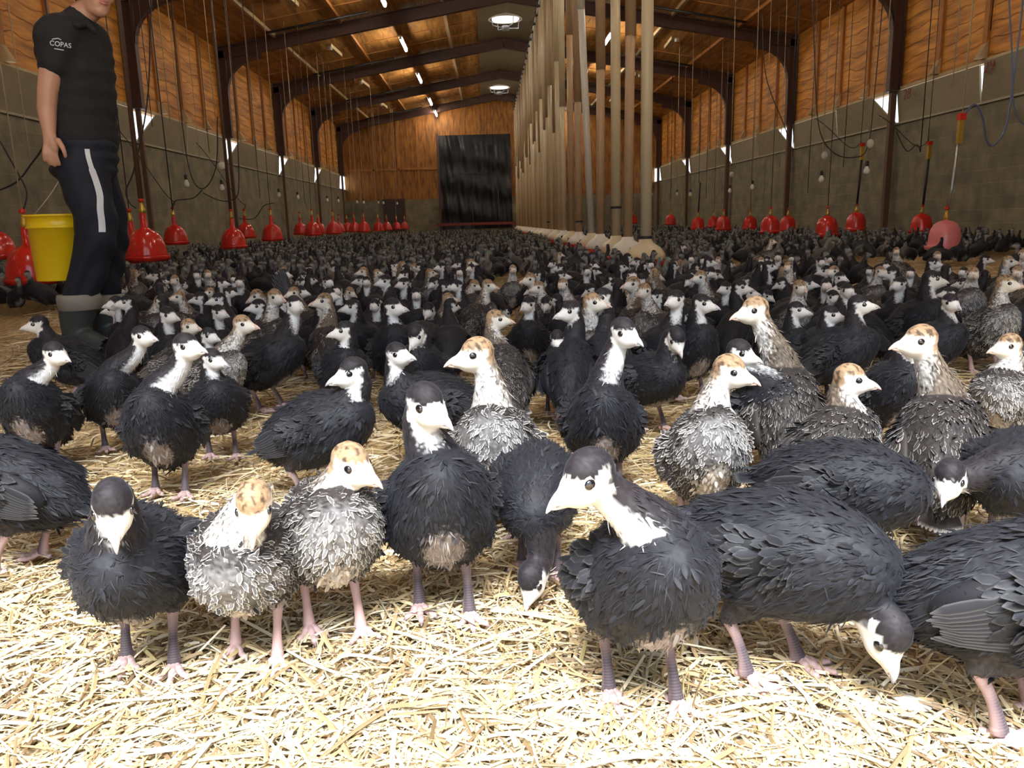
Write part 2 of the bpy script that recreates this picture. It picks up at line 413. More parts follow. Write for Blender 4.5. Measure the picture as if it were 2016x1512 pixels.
# steel portal frames
for y in FRAMES:
    root = empty('portal_frame', (0, 0, 0), kind='structure')
    for s, X in ((-1, XL), (1, XR)):
        cx = X - s*.13
        m = MB()
        m.box((cx-.11, y-.07, Z_TOP-.03), (cx-.085, y+.07, Z_EAVE-.1)); m.box((cx+.085, y-.07, Z_TOP-.03), (cx+.11, y+.07, Z_EAVE-.1))
        m.box((cx-.1, y-.008, Z_TOP-.03), (cx+.1, y+.008, Z_EAVE-.1)); m.box((cx-.12, y-.08, Z_TOP-.05), (cx+.12, y+.08, Z_TOP-.03))
        m.build('column', M_STEEL, root)
        w_ = .075 if s < 0 else .10
        MB().box((cx-w_/2, y-w_/2, 0), (cx+w_/2, y+w_/2, Z_TOP-.04)).box((cx-.09, y-.09, 0), (cx+.09, y+.09, .012)).build('post', M_RUST, root)
        r = MB(); xa, xb = X - s*.03, XC
        za, zb = ceil_z(xa)-.02, ceil_z(xb)-.05
        r.beam((xa, y, za-.02), (xb, y, zb-.02), .14, .03); r.beam((xa, y, za-.29), (xb, y, zb-.29), .14, .03)
        r.beam((xa, y, za-.155), (xb, y, zb-.155), .016, .26)
        # curved haunch
        pts = []
        for t in np.linspace(0, 1, 9):
            a = t*math.pi/2
            pts.append((X - s*(.25+.85*(1-math.cos(a))), Z_EAVE-1.0+(.72)*math.sin(a)))
        vv = []; ff = []
        for px_, pz in pts:
            top = max(ceil_z(px_)-.2, pz+.02)
            for dy in (-.012, .012): vv += [(px_, y+dy, pz), (px_, y+dy, top)]
        for i in range(len(pts)-1):
            a = i*4; b = a+4
            ff += [(a, b, b+1, a+1), (a+2, a+3, b+3, b+2), (a, a+2, b+2, b)]
        r.add(vv, ff)
        ff2 = []; vv2 = []
        for px_, pz in pts:
            vv2 += [(px_, y-.07, pz), (px_, y+.07, pz), (px_, y-.07, pz+.02), (px_, y+.07, pz+.02)]
        for i in range(len(pts)-1):
            a = i*4; b = a+4; ff2 += [(a, a+1, b+1, b), (a+2, b+2, b+3, a+3), (a, b, b+2, a+2), (a+1, a+3, b+3, b+1)]
        r.add(vv2, ff2)
        r.build('rafter', M_STEEL, root)
# wall battens with little pale angle blocks at their feet
for side, X, s in (('left', XL, -1), ('right', XR, 1)):
    for y0 in [FRAMES[0]-5]+FRAMES:
        for k, dy in enumerate((1.25, 2.5, 3.75)):
            y = y0+dy
            if y > Y1-.3 or y < 3: continue
            o = struct('trim_%d' % n, MB().box((X if s < 0 else X-.05, y-.055, Z_TOP+.02), (X+.05 if s < 0 else X, y+.055, Z_EAVE)), M_BATTEN); n += 1
            x1 = X - s*.02; x2 = X - s*.17
            b = MB()
            v = []
            for yy in (y-.06, y+.06): v += [(x1, yy, Z_TOP+.03), (x2, yy, Z_TOP+.03), (x1, yy, Z_TOP+.30)]
            b.add(v, [(0,1,2), (3,5,4), (0,3,4,1), (1,4,5,2), (2,5,3,0)])
            b.build('angle_block', M_WOODP, o)
# tilting vent flaps between ledge and boarding; the wedge at each end lets daylight in
flap_names = {}
for side, X, s in (('left', XL, -1), ('right', XR, 1)):
    ks = list(range(len(FRAMES)))
    for i, y0 in enumerate([FRAMES[0]-5]+FRAMES):
        y1 = min(y0+5, Y1)
        if y1-y0 < 1.5: continue
        ya, yb = y0+.10, y1-.02
        halves = [(ya, (ya+yb)/2-.01), ((ya+yb)/2+.01, yb)]
        for h, (a, b) in enumerate(halves):
            tilt = (.17 if h == 0 else .05) if side == 'left' else (.19 if h == 0 else .07)
            cut = .0
            m = MB(); t = .03
            xb_, xt = X - s*-.02, X - s*tilt
            # narrower at the top corner next to the column: slanted free edge
            e1 = .62
            zt = Z_TOP-.05
            v = []
            for dx in (0, s*t):
                v += [(X+dx, a+.0, Z_LEDGE+.02), (X+dx, b, Z_LEDGE+.02), (xt+dx, b-(.30 if h == 0 else 0), zt), (xt+dx, a+(e1 if h == 0 else 0), zt)]
            m.add(v, [(0,1,2,3), (7,6,5,4), (0,4,5,1), (1,5,6,2), (2,6,7,3), (3,7,4,0)])
            o = m.build('vent_flap', M_FLAP)
            o['category'] = 'vent flap'
            flap_names[(side, i, h)] = o
            where = 'block wall on the person side' if side == 'left' else 'block wall beyond the feeder tubes'
            o['label'] = 'grey-brown tilting vent board on top of the ' + where
            o['group'] = 'vent boards ' + side
for (side, i, h), txt in {('right', 1, 1): '29', ('right', 2, 1): '28'}.items():
    pass
# painted bay numbers, red, on the right-hand boards
for txt, px, py, key in (('29', 1950, 131, ('right', 2, 0)), ('28', 1788, 186, ('right', 3, 0))):
    best = None
    p = at_x(px, py, XR-.16)
    o = min((f for k_, f in flap_names.items() if k_[0] == 'right'), key=lambda f: abs(np.mean([v.co.y for v in f.data.vertices])-p[1]))
    me = text_mesh(txt, .26, .002)
    t = link('painted_number', me, M_PAINT, o)
    t.matrix_world = Matrix(((0, 0, -1, p[0]-.02), (-1, 0, 0, p[1]), (0, 1, 0, p[2]), (0, 0, 0, 1)))
    o['label'] = 'grey-brown vent board with painted red number %s, %s' % (txt, 'close to the blue hose' if txt == '29' else 'beside the second steel column')
    if 'group' in o: del o['group']
# big dark sheet over the far doorway
root = empty('door_1', (0, Y1-.06, 0), kind='structure')
dx0, dx1, dz1 = -2.05, 1.16, 4.45
N, K = 40, 30
xs = np.linspace(dx0, dx1, N); zs = np.linspace(.35, dz1, K)
v = []
for z in zs:
    for x in xs:
        w = .018*math.sin(x*9+1.3*math.sin(z*1.4)) + .025*math.sin(z*5+x*1.1) + .012*math.sin(x*21+z*3)
        v.append((x, -.05+w, z))
f = [(j*N+i, j*N+i+1, (j+1)*N+i+1, (j+1)*N+i) for j in range(K-1) for i in range(N-1)]
MB().add(v, f, True).build('plastic_sheet', M_BLACKSH, root)
for x in (-.62, .55):
    MB().box((x-.018, -.12, .35), (x+.018, -.09, 2.05)).build('door_bar', plain('dark_bar', (.06, .06, .06), .5), root)
MB().box((-1.1, -.12, 2.78), (-.1, -.09, 2.81)).build('door_bar', MATS['dark_bar'], root)
m = MB().box((dx0-.25, -.16, .50), (dx1+.1, -.08, .62)); m.build('bottom_bar', plain('dull_red_bar', (.22, .035, .03), .5), root)
MB().box((dx0-.09, -.14, 0), (dx0, -.02, dz1+.08)).build('door_post', M_STEEL, root)
# small dark side door, far corner
root = empty('door_2', (0, Y1-.04, 0), kind='structure')
MB().box((-4.6, -.02, 0), (-3.75, .03, 1.68)).build('door_leaf', plain('dark_brown_paint', (.05, .035, .025), .6), root)
MB().box((-4.68, -.05, 0), (-4.6, .02, 1.74)).box((-3.75, -.05, 0), (-3.67, .02, 1.74)).box((-4.68, -.05, 1.68), (-3.67, .02, 1.76)).build('door_frame', M_STEEL, root)

# ------------------------------------------------------------------ lamps
def lamp(x, y, z, label):
    root = empty('tube_light', (x, y, z), label, 'ceiling light')
    MB().box((-.045, -.75, .035), (.045, .75, .075)).build('batten_body', M_WHITEP, root)
    m = MB().tube([(0, -.71, 0), (0, .71, 0)], .03, 10); m.build('tube', M_TUBE, root)
    MB().box((-.03, -.75, -.02), (.03, -.71, .04)).box((-.03, .71, -.02), (.03, .75, .04)).build('end_holder', M_WHITEP, root)
    c = ceil_z(x)-z
    MB().tube([(0, -.5, .07), (0, -.5, c)], .006, 6).tube([(0, .5, .07), (0, .5, c)], .006, 6).build('hanger', M_RUST, root)
for k, (x, y) in enumerate(((-2.06, 12.5), (-2.06, 7.5), (-2.06, 2.5), (3.36, 17.0), (3.36, 12.0), (3.36, 7.0), (3.36, 2.0))):
    lamp(x, y, 5.26, 'lit fluorescent tube overhead above the picture, %s lamp along the %s row' % (['fourth', 'third', 'second', 'fifth', 'fourth', 'third', 'second'][k], 'person side' if x < 0 else 'feeder side'))
for k, y in enumerate((17.5, 22.0, 26.9, 31.9, 36.2-1.0)):
    x = -2.06
    w = ['first', 'second', 'third', 'fourth', 'fifth and farthest'][k]
    lamp(x, y, 5.26, 'lit fluorescent tube, %s from the front on the ceiling over the person side' % w)
for k, y in enumerate((22.0, 27.0, 31.5, 35.2)):
    w = ['first', 'second', 'third', 'fourth and farthest'][k]
    lamp(3.36, y, 5.26, 'lit fluorescent tube, %s from the front seen between the feeder tubes' % w)
# ridge ventilators with a daylit dome
for k, y in enumerate((22.5, 33.3)):
    z = ceil_z(XC)-.06
    root = empty('ridge_ventilator', (XC, y, z), 'white ridge ventilator with daylit dome, %s' % ('nearer of the two under the ridge' if k == 0 else 'farther one close to the end gable'), 'ventilator')
    MB().lathe([(.42, -.06), (.46, -.06), (.46, .06), (.42, .06), (.42, -.06)], n=28, cap=False).build('collar', M_WHITEP, root)
    MB().lathe([(.41, -.03), (.35, -.06), (.2, -.075), (.02, -.08)], n=24).build('dome', M_DAYL, root)
    MB().lathe([(.02, -.34), (.10, -.33), (.12, -.28), (.10, -.22), (.03, -.21)], n=16).build('motor', plain('motor_grey', (.25, .25, .25), .4) if 'motor_grey' not in MATS else MATS['motor_grey'], root)
    for a in range(4):
        an = a*math.pi/2+.5
        c_, s_ = math.cos(an), math.sin(an)
        MB().tube([(.43*c_, .43*s_, -.05), (.40*c_, .40*s_, -.24), (.1*c_, .1*s_, -.27)], .012, 6).build('bracket', M_GALV, root)
    MB().box((-.5, -.25, .05), (.5, .25, .075)).build('mounting_board', M_RIDGE, root)
# ------------------------------------------------------------------ pan feeders under the cream and tan drop tubes
FX = 1.36
ys = [6.75, 7.62, 8.32, 9.5, 10.3, 11.7, 12.8, 14.0]
while ys[-1] < 34.6: ys.append(ys[-1]+.82)
AUG = 5.42
MB().tube([(FX, 5.2, AUG), (FX, 20, AUG), (FX, 35.4, AUG)], .045, 12).build('feed_auger', M_GALV)
tag(bpy.data.objects['feed_auger'], 'long metal auger pipe under the roof feeding every drop tube', 'pipe')
ORD = ['first', 'second', 'third', 'fourth', 'fifth', 'sixth', 'seventh', 'eighth']
def pan_feeder(y, mat, r, kind, lean):
    root = empty('pan_feeder', (FX, y, 0), None, 'feeder')
    zb, zt = .42, AUG-.02
    zj = 3.1+(.6*math.sin(y*3.1))
    m = MB().tube([(0, 0, zb-.06), (lean*.5, 0, (zb+zj)/2), (lean, 0, zj)], r, 16); t = m.build('drop_tube', mat, root)
    MB().tube([(lean, 0, zj-.25), (lean*.5, 0, (zj+zt)/2), (0, 0, zt)], r*1.14, 16).build('upper_tube', mat, root)
    if kind in (0, 2, 5, 11): MB().lathe([(r*1.16, -.012), (r*1.22, -.005), (r*1.22, .005), (r*1.16, .012)], (lean*.03, 0, zb+[.02, 0, .30, 0, 0, .16][kind % 6]), 16, False).build('tie_band', M_CABLE, t)
    MB().lathe([(.055, .43), (.066, .395), (.130, .355), (.172, .30), (.180, .262), (.172, .255), (.05, .26)], n=8).build('hood', M_WHITEP if kind % 2 else M_CREAM, root)
    MB().lathe([(.03, .17), (.14, .165), (.185, .195), (.205, .245), (.198, .248), (.178, .204), (.13, .182), (.03, .182)], n=24).build('pan', M_RED, root)
    m = MB()
    for a in range(6):
        an = a*math.pi/3; m.tube([(.05*math.cos(an), .05*math.sin(an), .215), (.15*math.cos(an), .15*math.sin(an), .26)], .004, 5)
    m.build('grill_spoke', M_RED, root)
    MB().lathe([(.05, -.06), (.07, -.06), (.07, .06), (.05, .06)], (0, 0, AUG-.02), 12).build('outlet_collar', M_CABLE, root)
    return root
for k, y in enumerate(ys):
    tone = [M_CREAM, M_TAN, M_CREAM, M_TAN, M_WHITEP, M_TAN, M_TAN, M_CREAM][k] if k < 8 else [M_CREAM, M_TAN, M_CREAM, M_CREAM, M_TAN][k % 5]
    word = {'cream_plastic': 'cream', 'tan_plastic': 'tan', 'white_plastic': 'whitish'}[tone.name]
    r = .050 if k % 3 != 1 else .045
    o = pan_feeder(y, tone, r, k, [0, .02, -.01, .015, -.12, .0, .01, .0][k] if k < 8 else .02*math.sin(k*2.3))
    if k < 8: o['label'] = '%s drop tube with white hooded red pan, %s from the front of the row' % (word, ORD[k])
    else:
        o['label'] = '%s drop tube feeder beyond the eighth, towards the far gable' % word; o['group'] = '%s tubes deep in the feeder row' % word
# ------------------------------------------------------------------ bell drinkers
def make_drinker(mat, style):
    root = empty('bell_drinker', (0, 0, 0), None, 'drinker')
    R = .19
    if style == 'tall':
        prof = [(.026, .46), (.030, .43), (.033, .325), (.06, .312), (.105, .285), (.142, .235), (.166, .165), (.178, .09), (.182, .05)]
    else:
        prof = [(.020, .36), (.024, .345), (.07, .335), (.12, .30), (.150, .24), (.163, .17), (.165, .10), (.170, .055), (.182, .05)]
    prof += [(.176, .046), (.155, .09), (.10, .09)]
    MB().lathe(prof, n=32).build('bell', mat, root)
    MB().lathe([(.05, .02), (.16, .018), (.190, .03), (.199, .068), (.195, .072), (.184, .04), (.15, .03), (.05, .03)], n=32).build('trough', mat, root)
    top = prof[0][1]
    MB().lathe([(.016, top-.01), (.028, top), (.030, top+.03), (.018, top+.045), (.018, top+.08), (.010, top+.1)], n=14).build('valve', M_BRASS, root)
    MB().lathe([(.020, top+.1), (.024, top+.105), (.024, top+.125), (.006, top+.14)], n=12).build('valve_cap', M_RED, root)
    return root, top
def hang(root, top, x, y, material, dia, name='suspension_rod'):
    zc = ceil_z(x)-root.location.z-.04
    MB().tube([(0, 0, top+.12), (.01, .005, (top+zc)/2), (0, 0, zc)], dia, 6).build(name, material, root)
def drinker_hose(root, top, dx, dy, ztop, mat=None):
    pts = []
    for t in np.linspace(0, 1, 18):
        x = dx*t*t + .10*math.sin(t*math.pi); y = dy*t
        z = top+.11 + (ztop-top-.1)*t**1.7 + .14*math.sin(t*math.pi*1.5)*(1-t) - .25*math.sin(t*math.pi)**2*(t < .95)
        pts.append((x, y, z))
    MB().tube(pts, .0065, 6).build('water_hose', mat or M_CABLE, root)
tall, ttop = make_drinker(M_RED, 'tall'); rnd, rtop = make_drinker(M_RED, 'round'); pink, ptop = make_drinker(M_PINK, 'round')
def drinker(proto, px, py, d, label, group=None, first=False, scale=1.0):
    o = proto if first else copy_tree(proto)
    p = at_y(px, py, d); o.location = (p[0], p[1], min(.40, max(.06, p[2]-.05))); o.scale = (scale,)*3
    o['label'] = label
    if group: o['group'] = group
    return o
dl = []
D = [  # px, py, distance, label
 (64, 552, 6.2, 'red bell drinker beside the yellow bucket', None),
 (-2, 505, 8.6, 'red bell drinker cut by the picture edge behind the first one', None),
 (291, 508, 7.4, 'large red bell drinker on a rusty pipe just past the person', None),
 (266, 512, 8.6, 'red bell drinker half hidden behind the one on the rusty pipe', None),
 (347, 478, 12.4, 'red bell drinker standing alone between two pairs near the block wall', None),
 (461, 486, 11.6, 'red bell drinker with a hose pole, front one of the pair before the second column', None),
 (485, 466, 16.0, 'small red bell drinker behind the pole drinker by the second column', None),
 (537, 471, 14.2, 'red bell drinker by itself past the second column', None)]
for px, d in ((592, 20.5), (616, 17.4), (628, 22.0), (657, 19.2), (668, 25.5), (684, 27), (698, 24.0), (717, 23.0), (745, 26.5), (762, 29.0), (781, 32.0), (797, 34.0)):
    D.append((px, 439+int(300/d), d, 'small red bell drinker in the far row towards the dark sheet', 'far red drinkers on the person side'))
for k, (px, py, d, lab, g) in enumerate(D):
    o = drinker(tall, px, py, d, lab, g, k == 0); dl.append(o)
for k, o in enumerate(dl):
    x, y, _ = o.location
    if k in (2, 5): hang(o, ttop, x, y, M_RUST, .022, 'supply_pipe')
    else: hang(o, ttop, x, y, M_CABLE if k % 2 else M_ROPE, .005, 'suspension_cord')
    if k in (0, 4, 6): drinker_hose(o, ttop, -.9 if k % 2 == 0 else .7, .3, 1.9 if k else 2.6)
R_ = [(1858, 487, 8.6, pink, 'faded pink bell drinker on a white rod, nearest on the feeder side'),
 (1813, 456, 13.0, rnd, 'red bell drinker half hidden behind the pink one'),
 (1684, 452, 13.6, rnd, 'red bell drinker on a black rod, first one past the pink drinker'),
 (1627, 463, 12.2, rnd, 'red bell drinker without visible rod in front of the block wall'),
 (1550, 453, 16.5, rnd, 'red bell drinker, further of two touching ones by the wall'),
 (1516, 457, 14.2, rnd, 'red bell drinker, nearer of two touching ones by the wall'),
 (1476, 450, 19.0, rnd, 'small red bell drinker between two pairs beyond the feeder tubes'),
 (1424, 451, 18.0, rnd, 'red bell drinker of the far pair beyond the feeder tubes'),
 (1405, 446, 23.0, rnd, 'dimmer red bell drinker of the far pair beyond the feeder tubes'),
 (1374, 450, 20.5, rnd, 'red bell drinker with a black rod near the tubes'),
 (1320, 441, 25.5, rnd, 'far red bell drinker seen just past the first tube'),
 (1246, 437, 30.0, rnd, 'far red bell drinker seen between the first two tubes')]
seen = set()
made = []
for px, py, d, proto, lab in R_:
    made.append(drinker(proto, px, py, d, lab, None, proto.name not in seen)); seen.add(proto.name)
for (px, py, d, proto, lab), o in zip(R_, made):
    x, y, _ = o.location
    if proto is pink:
        MB().tube([(0, 0, ptop+.10), (.035, 0, .7), (.06, 0, 1.16)], .014, 8).build('white_rod', M_GALV, o)
        MB().box((.045, -.022, 1.16), (.095, .022, 1.40)).build('regulator', M_BRASS, o)
        MB().box((.04, -.03, 1.40), (.11, .03, 1.47)).build('regulator_cap', M_RED, o)
        MB().tube([(.08, 0, 1.47), (.09, .01, 2.6), (.09, 0, ceil_z(x)-o.location.z-.06)], .008, 6).build('suspension_cord', M_ROPE, o)
        pts = [(.1, 0, 1.45), (.2, 0, 1.56), (.33, .05, 1.44), (.43, .1, 1.20), (.55, .15, 1.14), (.70, .2, 1.34), (.80, .3, 1.85), (.88, .4, 2.6), (.93, .5, 3.4), (.97, .5, ceil_z(x+1)-o.location.z-.05)]
        MB().tube(smooth_line(pts, 40), .010, 8).build('water_hose', M_BLUE, o)
    else:
        if px in (1684, 1813, 1374): MB().tube([(0, 0, rtop+.1), (.02, 0, .9), (.03, 0, 1.22)], .020, 8).build('black_rod', M_CABLE, o)
        if px in (1684, 1813):
            MB().box((.005, -.025, 1.22), (.06, .025, 1.44)).build('regulator', M_BRASS, o); MB().box((.0, -.03, 1.44), (.065, .03, 1.50)).build('regulator_cap', M_RED, o)
            drinker_hose(o, 1.38, -.7, .3, 1.95)
        hang(o, rtop if px not in (1684, 1813, 1374) else (1.4 if px != 1374 else 1.1), x, y, M_CABLE, .005, 'suspension_cord')
# ------------------------------------------------------------------ bare bulbs on long cords
def pendant(px, py, d, label, group=None, disc=False):
    p = at_y(px, py, d); x, y, z = p
    root = empty('pendant_bulb', (x, y, z), label, 'hanging bulb', group)
    h = ceil_z(x)-z
    MB().tube([(0, 0, .1), (.004, .01, h*.5), (0, 0, h)], .0065, 6).build('cord', M_ROPE, root)
    MB().lathe([(.012, .12), (.022, .11), (.024, .06), (.020, .05)], n=12).build('socket', M_CABLE, root)
    MB().lathe([(.018, .055), (.022, .04), (.036, .01), (.040, -.015), (.034, -.04), (.018, -.054), (.003, -.058)], n=14).build('glass', M_BULB, root)
    if disc:
        m = MB(); m.lathe([(.001, -.006), (.055, -.006), (.06, 0), (.055, .006), (.001, .006)], n=18); q = m.build('pulley_disc', M_WHITEP, root); q.rotation_euler = (math.pi/2, 0, .3); q.location = (.03, 0, .34)
P_ = [(367, 361, 11.5, 'bare bulb hanging nearest on the person side by the first tall column', 0), (437, 369, 13.0, 'bare bulb hanging in front of the second column, with a ring above it', 1),
 (549, 383, 17.0, 'bare bulb hanging low before the third column', 0), (586, 388, 19.0, 'bare bulb hanging between the third and fourth columns', 0),
 (1617, 352, 12.0, 'bare bulb on a cord beside a white disc, second from the picture edge', 1), (1706, 335, 10.6, 'bare bulb on a cord with a white disc, nearest on the feeder side', 1),
 (1481, 368, 15.2, 'bare bulb hanging before the right wall beside the dark column', 0), (1437, 375, 17.5, 'bare bulb hanging close by the farther dark column', 1)]
for px, d in ((644, 22), (666, 24), (703, 27), (716, 29), (745, 30), (755, 31), (782, 33)):
    P_.append((px, 394+int((d-22)*.6), d, 'tiny bare bulb in the far row on the person side', 0))
for px, d in ((1359, 20), (1333, 22), (1283, 27)):
    P_.append((px, 382, d, 'tiny bare bulb in the far row on the feeder side', 0))
for px, py, d, lab, disc in P_:
    pendant(px, py, d, lab, ('far bulbs person side' if 'person side' in lab else 'far bulbs feeder side') if lab.startswith('tiny') else None, disc)
# plain suspension cords and cables
def line_thing(name, pts, rad, mat, label, cat, group=None):
    o = MB().tube(pts, rad, 6).build(name, mat); return tag(o, label, cat, group)
for px, py, d in ((75, 420, 9.5), (300, 250, 12.5), (335, 240, 12.0), (395, 330, 15), (412, 300, 14.0), (505, 330, 16), (512, 390, 16), (575, 380, 21), (600, 400, 20), (632, 380, 23), (655, 390, 23.5), (690, 390, 26), (706, 400, 28), (735, 400, 30),
                  (1503, 400, 17), (1535, 330, 15), (1560, 310, 14.5), (1590, 380, 13.5), (1660, 330, 13.0), (1735, 250, 11.5), (1390, 390, 20), (1415, 385, 21), (1345, 400, 24), (1320, 395, 26), (1875, 170, 9.5), (1950, 60, 8.5)):
    p = at_y(px, py, d)
    line_thing('suspension_cord', [p, (p[0]+.01, p[1], (p[2]+ceil_z(p[0]))/2), (p[0], p[1], ceil_z(p[0]))], .0055, M_ROPE if (px % 2) else M_CABLE,
               'thin cord hanging straight down from the roof on the ' + ('person side' if px < 960 else 'feeder side'), 'cord', 'cords person side' if px < 960 else 'cords feeder side')
def px_line(pix, d, n=30): return smooth_line([at_y(px, py, d) for px, py in pix], n)
CAB = [([(-30, 385), (30, 360), (62, 322), (84, 290), (100, 240), (110, 150)], 7.0, 'black hose sagging in a curve behind the person', M_CABLE),
 ([(298, -20), (296, 60), (290, 200), (265, 330), (248, 375), (256, 400), (268, 410)], 8.5, 'thin black cable swinging down past the person to the red drinker', M_CABLE),
 ([(338, 0), (352, 180), (372, 330), (398, 372), (425, 330), (428, 230)], 11.0, 'black cable forming a deep loop between two bulbs', M_CABLE),
 ([(340, 415), (345, 396), (380, 390), (398, 374)], 11.6, 'short black hose arching over the lone drinker', M_CABLE),
 ([(400, 380), (430, 394), (455, 394), (470, 370), (466, 240)], 12.0, 'black hose draped up to the second column', M_CABLE),
 ([(470, 430), (500, 430), (520, 405), (540, 400)], 14.0, 'black hose draped near the third column', M_CABLE),
 ([(1501, 30), (1508, 150), (1545, 250), (1557, 290)], 13.5, 'dark cable slanting down to the column with the number beside it', M_CABLE),
 ([(1600, -10), (1604, 120), (1612, 250), (1640, 300), (1680, 310), (1708, 290), (1722, 180), (1738, 0)], 12.0, 'dark cable looping beside the white discs', M_CABLE),
 ([(1985, -20), (1992, 100), (1995, 200), (2010, 240), (2040, 255)], 8.0, 'blue-grey hose hanging down at the picture edge', M_BLUE),
 ([(1765, 260), (1785, 297), (1805, 285), (1812, 300)], 12.6, 'short dark hose running from the column to a valve', M_CABLE)]
for k, (pix, d, lab, mat) in enumerate(CAB):
    L_ = px_line(pix, d)
    if k in (0, 3, 4, 6, 9):
        e = L_[-1] if k != 3 else L_[0]; xe = max(XL+.08, min(XR-.08, e[0])); top_ = np.array([[xe, e[1], ceil_z(xe)-.02]])
        L_ = np.concatenate([L_, top_]) if k != 3 else np.concatenate([top_, L_])
    line_thing('hanging_cable', L_, .0075, mat, lab, 'cable')
# roof runs: short dark pipes and pale boxes along the slopes
for k, y in enumerate((12.2, 17.2, 22.2, 27.2, 32.0)):
    for x, w in ((-3.9, 'person'), (5.1, 'feeder')):
        z = ceil_z(x)
        root = empty('winch_bracket', (x, y, z-.06), 'pale wooden roof bracket holding cords over the %s side' % w, 'bracket', 'roof brackets %s side' % w)
        MB().beam((-.05, -.7, -.03), (.02, .5, -.03), .16, .09).build('board', M_WOODP, root)
        MB().tube([(-.05, -.72, -.10), (.05, -.72, -.10)], .05, 10).build('pulley', M_WHITEP, root)
        root2 = MB().tube([(-1.2, 0, 0), (1.2, 0, 0)], .03, 8).build('roof_pipe', M_CABLE)
        root2.location = (x+(.2 if x < 0 else -.2), y+1.7, z-.16); root2.rotation_euler = (0, -.17 if x < 0 else .17, 0)
        tag(root2, 'short dark pipe hung crosswise under the roof on the %s side' % w, 'pipe', 'roof pipes %s side' % w)
# ------------------------------------------------------------------ turkey poults
def nrm(v): v = np.asarray(v, float); return v/(np.linalg.norm(v, axis=-1, keepdims=True)+1e-12)
UP = np.array([0, 0, 1.0])
def bez(p0, p1, p2, p3, n):
    t = np.linspace(0, 1, n)[:, None]
    return (1-t)**3*p0+3*(1-t)**2*t*p1+3*(1-t)*t*t*p2+t**3*p3

